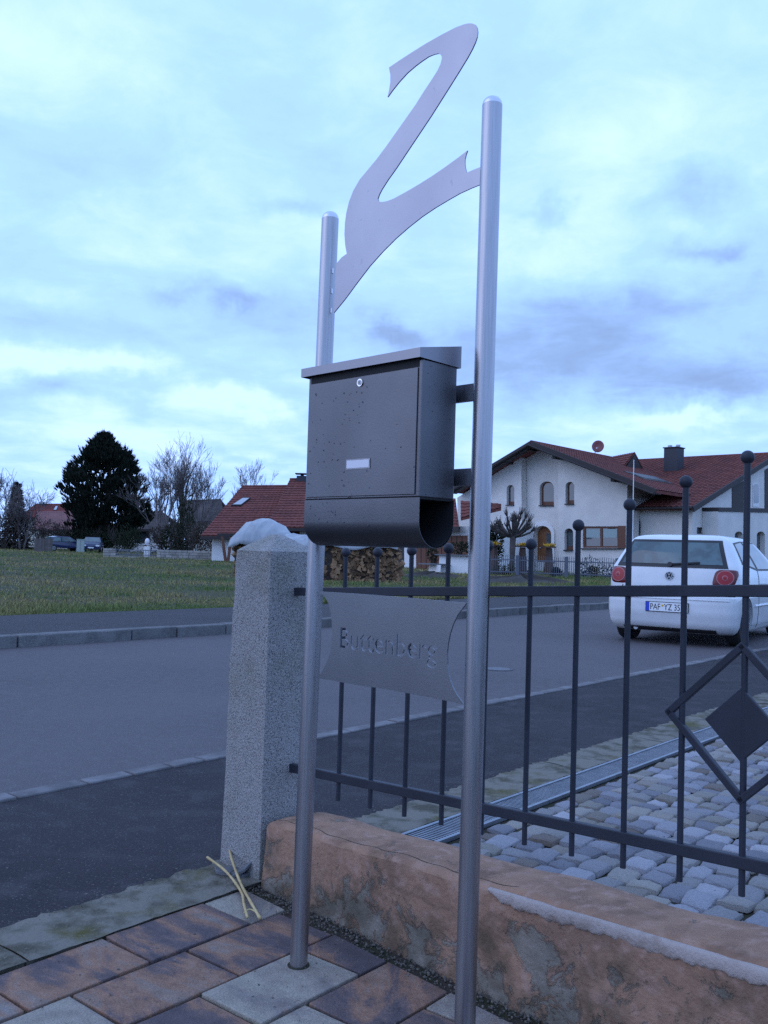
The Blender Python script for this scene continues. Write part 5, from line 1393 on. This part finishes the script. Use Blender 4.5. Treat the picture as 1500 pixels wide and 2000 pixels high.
# ------------------------------------------------------------------ houses on the far left
def simple_house(name, label, pxs, Yf, Yr, roof_m, wall_m='plaster_white', skylight=None, chimney=None, wall_in=(.6, .6), windows=()):
    """pxs: eave left, eave right, ridge right, ridge left in photo pixels; Yf and Yr distances of eave and ridge"""
    a, b, c, d = D(*pxs[0], Yf), D(*pxs[1], Yf), D(*pxs[2], Yr), D(*pxs[3], Yr)
    zg = gz((a.x + b.x) / 2, Yf) - .05
    h = thing(name, label, 'house', Vector(((a.x + b.x) / 2, Yf, zg)))
    o = MB(); slab(o, a, b, d, c, .18); tiled(o, a, b, d, c, tw=.32, th=.38); rf = o.build('roof', roof_m, h, fix=False)
    Yb = Yr + (Yr - Yf)
    o = MB(); a2, b2 = Vector((a.x, Yb, a.z)), Vector((b.x, Yb, b.z)); slab(o, b2, a2, c, d, .18); o.build('roof', roof_m, h, fix=False)
    MB().tube([c, d], .12, 8).build('ridge_tiles', roof_m, h)
    MB().bar(a - UP * .14, b - UP * .14, .12, .2).build('gutter', 'darkwood', h)
    x0, x1 = min(a.x, b.x) + wall_in[0], max(a.x, b.x) - wall_in[1]; ze = min(a.z, b.z) - .1
    MB().box(((x0 + x1) / 2, Yf + .7 + (Yb - Yf - 1.4) / 2, (zg - .3 + ze) / 2), (x1 - x0, Yb - Yf - 1.4, ze - zg + .3)).build('wall', wall_m, h)
    for (p0, p1_) in ((a, d), (b, c)):
        xin = .5 if p0 is a else -.5
        MB().prism([Vector((p0.x + xin, Yf + .5, ze)), Vector((p0.x + xin, Yb - .5, ze)), Vector((p1_.x + xin, Yr, p1_.z - .25))], Vector((.2 if xin > 0 else -.2, 0, 0))).build('gable', wall_m, h)
    for (x0p, x1p, y0p, y1p) in windows:
        q = [D(x, y, Yf + .66) for x, y in ((x0p, y1p), (x1p, y1p), (x1p, y0p), (x0p, y0p))]
        w_ = MB().prism(q, (0, -.05, 0)).build('window', 'darkwood', h); cq = sum(q, Vector()) / 4
        MB().prism([cq + (p - cq) * .8 + Vector((0, -.06, 0)) for p in q], (0, .02, 0)).build('pane', 'glass', w_)
    if skylight:
        nn = (b - a).cross(d - a).normalized(); nn = nn if nn.z > 0 else -nn
        q = [onp(x, y, a, nn) + nn * .12 for x, y in skylight]; cq = sum(q, Vector()) / 4
        s_ = MB().prism([cq + (p - cq) * 1.18 for p in q], nn * -.1).build('roof_window', 'rubber', h); MB().prism([p + nn * .015 for p in q], nn * -.01).build('pane', 'metal_grey', s_)
    if chimney:
        px, yt, yb, w = chimney; p, q = D(px, yb, Yr), D(px, yt, Yr)
        c_ = MB().box((p.x, Yr, (p.z - .8 + q.z) / 2), (w, w, q.z - p.z + .8)).build('chimney', 'chimney', h); MB().box((p.x, Yr, q.z + .15), (w * 1.3, w * 1.3, .06)).build('cap', 'darkwood', c_)
        MB().tube([Vector((p.x, Yr, q.z)), Vector((p.x, Yr, q.z + .15))], .12, 8).build('flue', 'darkwood', c_)
    return h
simple_house('red_roof_house', 'low house with broad red tiled roof and skylight beyond the woodpiles', [(392, 1046), (600, 1046), (600, 950), (472, 951)], 58, 65, 'tiles', 'plaster_white', skylight=[(455, 988.5), (471, 988.5), (487, 976), (474, 976)])
simple_house('red_roof_house', 'taller red tiled house with chimney half hidden behind the mailbox', [(520, 1030), (730, 1030), (730, 936), (566, 937)], 57, 63.5, 'tiles', 'plaster_cream', chimney=(590, 930, 937, .7), wall_in=(2.0, .6), windows=((640, 655, 1040, 1062),))
cr = thing('carport', 'timber carport with slanted brown posts at the end of the red roofed house', 'carport', ground_at(440, 57))
zg_ = gz(-10, 57)
for (x0, x1, y1) in ((434, 441, 1098), (452, 445, 1098)):
    p = D(x0, 1047, 56.6); q = D(x1, 1098, 56.6); MB().bar(p, Vector((q.x, 56.6, zg_ - .05)), .16, .16).build('post', 'brownwood', cr)
MB().bar(D(425, 1045, 56.6), D(466, 1045, 56.6), .16, .2).build('beam', 'darkwood', cr)
simple_house('dark_roof_house', 'house with dark brown roof behind the tall bare tree', [(352, 1018), (440, 1018), (432, 976), (356, 979)], 112, 118, 'tiles_brown', 'plaster_cream')
simple_house('gabled_house', 'white house with dark roof partly hidden behind the big pine', [(222, 1034), (330, 1034), (318, 1000), (235, 1000)], 108, 114, 'tiles_brown', 'plaster_white', windows=((236, 246, 1040, 1052), (262, 292, 1038, 1060), (300, 310, 1040, 1060)))
simple_house('dark_red_house', 'far house with dark red hipped roof left of the big pine', [(36, 1012), (150, 1012), (136, 985), (68, 985)], 140, 146, 'tiles_dark', 'plaster_cream', chimney=(85, 983, 986, .9), skylight=[(105, 997), (110, 997), (113, 990), (109, 990)])
simple_house('pink_roof_house', 'house with faded pinkish roof behind the brown shrubs', [(64, 1034), (150, 1034), (142, 1000), (72, 1000)], 118, 123, 'tiles_pink', 'plaster_cream', windows=((143, 154, 1041, 1058),))

# ------------------------------------------------------------------ left middle distance
def gpos(px, y): p = D(px, 1070, y); return Vector((p.x, y, gz(p.x, y) - .03))
YW = 62.0
sw_ = thing('stone_wall', 'low dry limestone wall with railing in its middle bordering the field', 'wall', gpos(320, YW))
rs = random.Random(12)
def stones(px0, px1, ytop, Y):
    a, b = gpos(px0, Y), gpos(px1, Y); zt = D((px0 + px1) / 2, ytop, Y).z; z = a.z - .05
    while z < zt - .03:
        h = min(rs.uniform(.13, .22), zt - z); x = a.x
        while x < b.x:
            L = min(rs.uniform(.25, .6), b.x - x + .02)
            MB().box((x + L / 2, Y + rs.uniform(-.02, .02), z + h / 2), (L - .02, .4, h - .02)).build('stone', 'stonewall', sw_)
            x += L
        z += h
    MB().box(((a.x + b.x) / 2, Y + .02, (a.z + zt) / 2 - .02), (b.x - a.x - .02, .34, zt - a.z - .06)).build('core', 'slate', sw_)
stones(203, 227, 1071, YW); stones(227, 308, 1086, YW); stones(308, 426, 1075, YW)
a, b = D(228, 1073, YW), D(307, 1073, YW); z0r = D(260, 1086, YW).z
for k in range(25):
    p = a.lerp(b, k / 24); MB().bar(Vector((p.x, YW, z0r)), Vector((p.x, YW, a.z)), .03, .03).build('railing_bar', 'rail_grey', sw_)
for z in (z0r + .08, a.z): MB().bar(Vector((a.x, YW, z)), Vector((b.x, YW, z)), .05, .05).build('rail', 'rail_grey', sw_)
bf = thing('board_fence', 'weathered grey board fence beside the navy hatchback', 'fence', gpos(84, 78))
for k in range(13):
    p = gpos(68 + 33 * k / 12, 78); MB().box(p + UP * .55, (.115, .03, 1.15 + rs.uniform(-.04, .04))).build('board', 'weathered', bf)
for z in (.25, .9): MB().bar(gpos(68, 78.05) + UP * z, gpos(101, 78.05) + UP * z, .05, .08).build('rail', 'weathered', bf)
# small far cars
def far_car(label, px, Y, rz, paint):
    p = gpos(px, Y); t = thing('parked_car', label, 'car', p, rz); Mt = wm(t)
    prof = [(-2.0, .35), (-2.0, .75), (-1.85, .92), (-1.3, 1.36), (-.9, 1.44), (.3, 1.42), (1.0, .98), (1.9, .82), (2.02, .60), (2.0, .30)]
    w = .82; mb = MB(); vs = []
    for (x, z) in prof:
        k = 1 - .22 * max(0, (z - .9) / .5); vs += [Mt @ Vector((x, -w * k, z)), Mt @ Vector((x, w * k, z))]
    n = len(prof); fs = [(2 * i, 2 * i + 2, 2 * i + 3, 2 * i + 1) for i in range(n - 1)] + [(2 * n - 2, 0, 1, 2 * n - 1), tuple(range(0, 2 * n, 2)), tuple(range(2 * n - 1, 0, -2))]
    mb.add(vs, fs).build('body', paint, t, bevel=.05)
    for s in (-1, 1):
        for (pts) in ([(-1.55, .95), (-.62, .95), (-.62, 1.34), (-1.2, 1.32)], [(-.52, .95), (.85, .97), (.28, 1.34), (-.52, 1.35)]):
            MB().add([Mt @ Vector((x, s * (w * (1 - .22 * max(0, (z - .9) / .5)) + .012), z)) for x, z in pts], [(0, 1, 2, 3)]).build('side_window', 'glass_dark', t)
        for x in (-1.3, 1.25):
            wh = MB().tube([Mt @ Vector((x, s * .68, .31)), Mt @ Vector((x, s * .86, .31))], .31, 20).build('wheel', 'tyre', t)
            MB().tube([Mt @ Vector((x, s * .85, .31)), Mt @ Vector((x, s * .875, .31))], .20, 14).build('rim', 'rim', wh)
        MB().box(Mt @ Vector((2.0, s * .58, .66)), (.06, .32, .14), rz).build('headlight', 'lampclear' if False else 'plate_white', t)
    MB().add([Mt @ Vector(q) for q in ((.98, -.66, 1.0), (.98, .66, 1.0), (.36, .60, 1.40), (.36, -.60, 1.40))], [(0, 1, 2, 3)]).build('windscreen', 'glass_dark', t)
    MB().add([Mt @ Vector(q) for q in ((-1.86, -.66, .96), (-1.86, .66, .96), (-1.36, .60, 1.35), (-1.36, -.60, 1.35))], [(0, 1, 2, 3)]).build('rear_window', 'glass_dark', t)
    MB().box(Mt @ Vector((2.04, 0, .46)), (.03, .5, .11), rz).build('number_plate', 'plate_white', t)
    return t
far_car('navy hatchback parked side on beyond the field next to the board fence', 124, 88, 0.75, 'navy')
far_car('second navy car facing the field between green cabinet and stone wall', 181, 86, -1.35, 'navy')
p = gpos(158, 84); cbn = thing('utility_cabinet', 'pale green utility cabinet standing between the two navy cars', 'cabinet', p)
MB().box(p + UP * .58, (.68, .36, 1.16)).build('body', 'cabinet', cbn, bevel=.02); MB().box(p + UP * 1.18, (.74, .42, .05)).build('lid', 'cabinet', cbn); MB().bar(p + Vector((0, -.185, .1)), p + Vector((0, -.185, 1.1)), .012, .01).build('door_seam', 'rubber', cbn)
p = gpos(287, 66); stt = thing('garden_statue', 'small white rounded garden statue on a white block behind the railing', 'statue', p)
zt_ = D(287, 1058, 66).z; MB().box(Vector((p.x, 66, (p.z + D(287, 1067, 66).z) / 2)), (.38, .38, D(287, 1067, 66).z - p.z)).build('block', 'plaster_white', stt); MB().sphere((p.x, 66, zt_), .17, 12, 9, (1, 1, 1.45)).build('figure', 'label', stt, smooth=True)

# dark pine
YP = 97.0
pbase = gpos(208, YP)
pn_ = thing('pine_tree', 'huge dark broad pine standing alone behind the field', 'tree', pbase)
rg = random.Random(15)
EDGE = [(848, 203, 208), (858, 192, 216), (870, 183, 228), (882, 168, 246), (893, 160, 258), (905, 150, 262), (920, 136, 270), (935, 120, 278), (950, 117, 286), (965, 116, 292), (980, 122, 296), (995, 126, 294), (1010, 136, 286), (1025, 140, 272), (1040, 150, 258), (1055, 160, 246), (1068, 172, 238)]
crown = MB()
zs_ = [D(205, e_[0], YP).z for e_ in EDGE]; xl_ = [D(e_[1], e_[0], YP).x for e_ in EDGE]; xr_ = [D(e_[2], e_[0], YP).x for e_ in EDGE]
for k in range(560):
    f = (rg.random() * .97 if k > 40 else rg.random() * .3) * (len(EDGE) - 1); i = min(int(f), len(EDGE) - 2); t = f - i
    z = zs_[i] + (zs_[i + 1] - zs_[i]) * t; l = xl_[i] + (xl_[i + 1] - xl_[i]) * t; r = xr_[i] + (xr_[i + 1] - xr_[i]) * t
    cx, hw = (l + r) / 2, (r - l) / 2; an = rg.uniform(0, 2 * PI); q = rg.random() ** .42 * .97
    c = Vector((cx + hw * q * math.cos(an), YP + hw * .9 * q * math.sin(an), z - .25)); R_ = rg.uniform(.45, .95) * (.5 + .5 * min(1, hw / 2.5))
    for j in range(18):
        v = Vector((rg.gauss(0, 1), rg.gauss(0, 1), rg.gauss(0, .7))).normalized() * R_ * rg.random() ** .5
        d = Vector((math.cos(an) * .45, math.sin(an) * .45, rg.uniform(.6, 1.2))) + v * .4
        tuft(crown, c + v, d, rg.uniform(.32, .60), 9, .065, rg, .5)
crown.build('crown', 'pine', pn_, fix=False)
mb = MB().tube([pbase - UP * .1, pbase + UP * 2, Vector((pbase.x, YP, zs_[2]))], [.35, .30, .06], 8)
for k in range(40):
    z = rg.uniform(1.2, 8); an = rg.uniform(0, 2 * PI); b_ = Vector((pbase.x, YP, pbase.z + z)); L = rg.uniform(1.2, 3.0) * (1 - z / 13)
    mb.tube([b_, b_ + Vector((math.cos(an) * L, math.sin(an) * L, L * .45))], [.08, .025], 5)
mb.build('trunk', 'bark', pn_, fix=False)
# bare trees
bare_tree('bare_tree', 'tall bare deciduous tree with fanned twigs right of the big pine', gpos(338, 86), [((-1.0, 0, 0), (-.22, .05, 1), 4.4, .17), ((.5, .3, 0), (.14, .05, 1), 4.7, .20), ((.0, -.6, 0), (-.04, .1, 1), 4.6, .16), ((1.2, -.3, 0), (.42, 0, 1), 3.8, .13)], 5, 3, up=.19, spread=.56, kids=(3, 4), rmin=.009)
bare_tree('bare_tree', 'small rounded bare tree showing above the red tiled ridge', gpos(496, 105), [((0, 0, 0), (0, 0, 1), 4.8, .18)], 5, 5, up=.35, spread=.55, kids=(3, 4), rmin=.012)
bare_tree('bare_tree', 'bare tree with purple-grey twigs at the photo edge far beyond the field', gpos(-12, 88), [((0, 0, 0), (.05, 0, 1), 3.4, .13), ((-1.2, 0, 0), (-.2, 0, 1), 3.2, .12)], 4, 8, up=.22, spread=.62, kids=(3, 5), rmin=.014)
bare_tree('bare_tree', 'low spreading bare tree next to the slim spruce', gpos(46, 92), [((0, 0, 0), (.3, 0, 1), 3.2, .12), ((-.4, .2, 0), (-.2, 0, 1), 3.2, .12)], 4, 11, up=.12, spread=.75, kids=(3, 4), rmin=.013)
bare_tree('bare_tree', 'ivy covered slim bare tree in front of the brown roofed house', gpos(352, 78), [((0, 0, 0), (.04, 0, 1), 4.2, .20)], 3, 13, m='bark', up=.3, spread=.5, kids=(3, 4), rmin=.014)
p = gpos(28, 95); spt = thing('spruce_tree', 'slim pointed dark spruce at the far edge of the field', 'tree', p); cr_ = MB(); r7 = random.Random(17); zt_ = D(28, 941, 95).z
for k in range(1600):
    f = r7.random() ** .8; z = zt_ - (zt_ - p.z) * f; hw = .10 + 1.35 * f * (1 + .15 * math.sin(f * 60)); an = r7.uniform(0, 2 * PI); q = r7.random() ** .5
    tuft(cr_, Vector((p.x + hw * q * math.cos(an), 95 + hw * q * math.sin(an), z)), Vector((math.cos(an), math.sin(an), -.1)), .40, 6, .05, r7, .5)
cr_.build('crown', 'spruce', spt, fix=False); MB().tube([p, Vector((p.x, 95, zt_))], [.18, .03], 6).build('trunk', 'bark', spt)
# shrubs and hedges
SH = [(8, 92, 2.8, 4.0, 'shrub_brown', 'tall tangled brown winter shrub at the far edge of the photo'), (38, 94, 2.4, 3.5, 'shrub_brown', 'dense brown shrub below the slim spruce'),
      (75, 104, 2.6, 3.0, 'shrub_brown', 'rounded brown shrub before the pink roof, above the board fence'), (108, 102, 2.3, 2.9, 'shrub_brown', 'brown shrub behind the navy hatchback'),
      (138, 100, 1.4, 2.2, 'shrub', 'small dark shrub between hatchback and pine'), (178, 94, 2.2, 2.2, 'shrub', 'dark undergrowth at the left foot of the pine'), (232, 92, 2.2, 2.2, 'shrub', 'dark undergrowth at the right foot of the pine'),
      (318, 73, 1.5, 2.3, 'shrub_brown', 'brown thicket at the foot of the tall bare tree'), (352, 71, 1.5, 2.9, 'shrub', 'dark evergreen thicket behind the high part of the limestone wall'), (383, 69, 1.7, 2.4, 'shrub_brown', 'wide brown shrub before the red roofed house'), (362, 73, .8, 4.6, 'shrub', 'ivy column climbing above the limestone wall')]
for i, (px, Y, rx, rz, m_, lab) in enumerate(SH): bush('shrub', lab, gpos(px, Y), rx, rz, m_, 50 + i, 900, .13)
bush('ball_topiary', 'round clipped evergreen ball behind the railing of the limestone wall', gpos(252, 67) + UP * .35, .85, 1.75, 'shrub', 70, 900, .08, twigs=False)
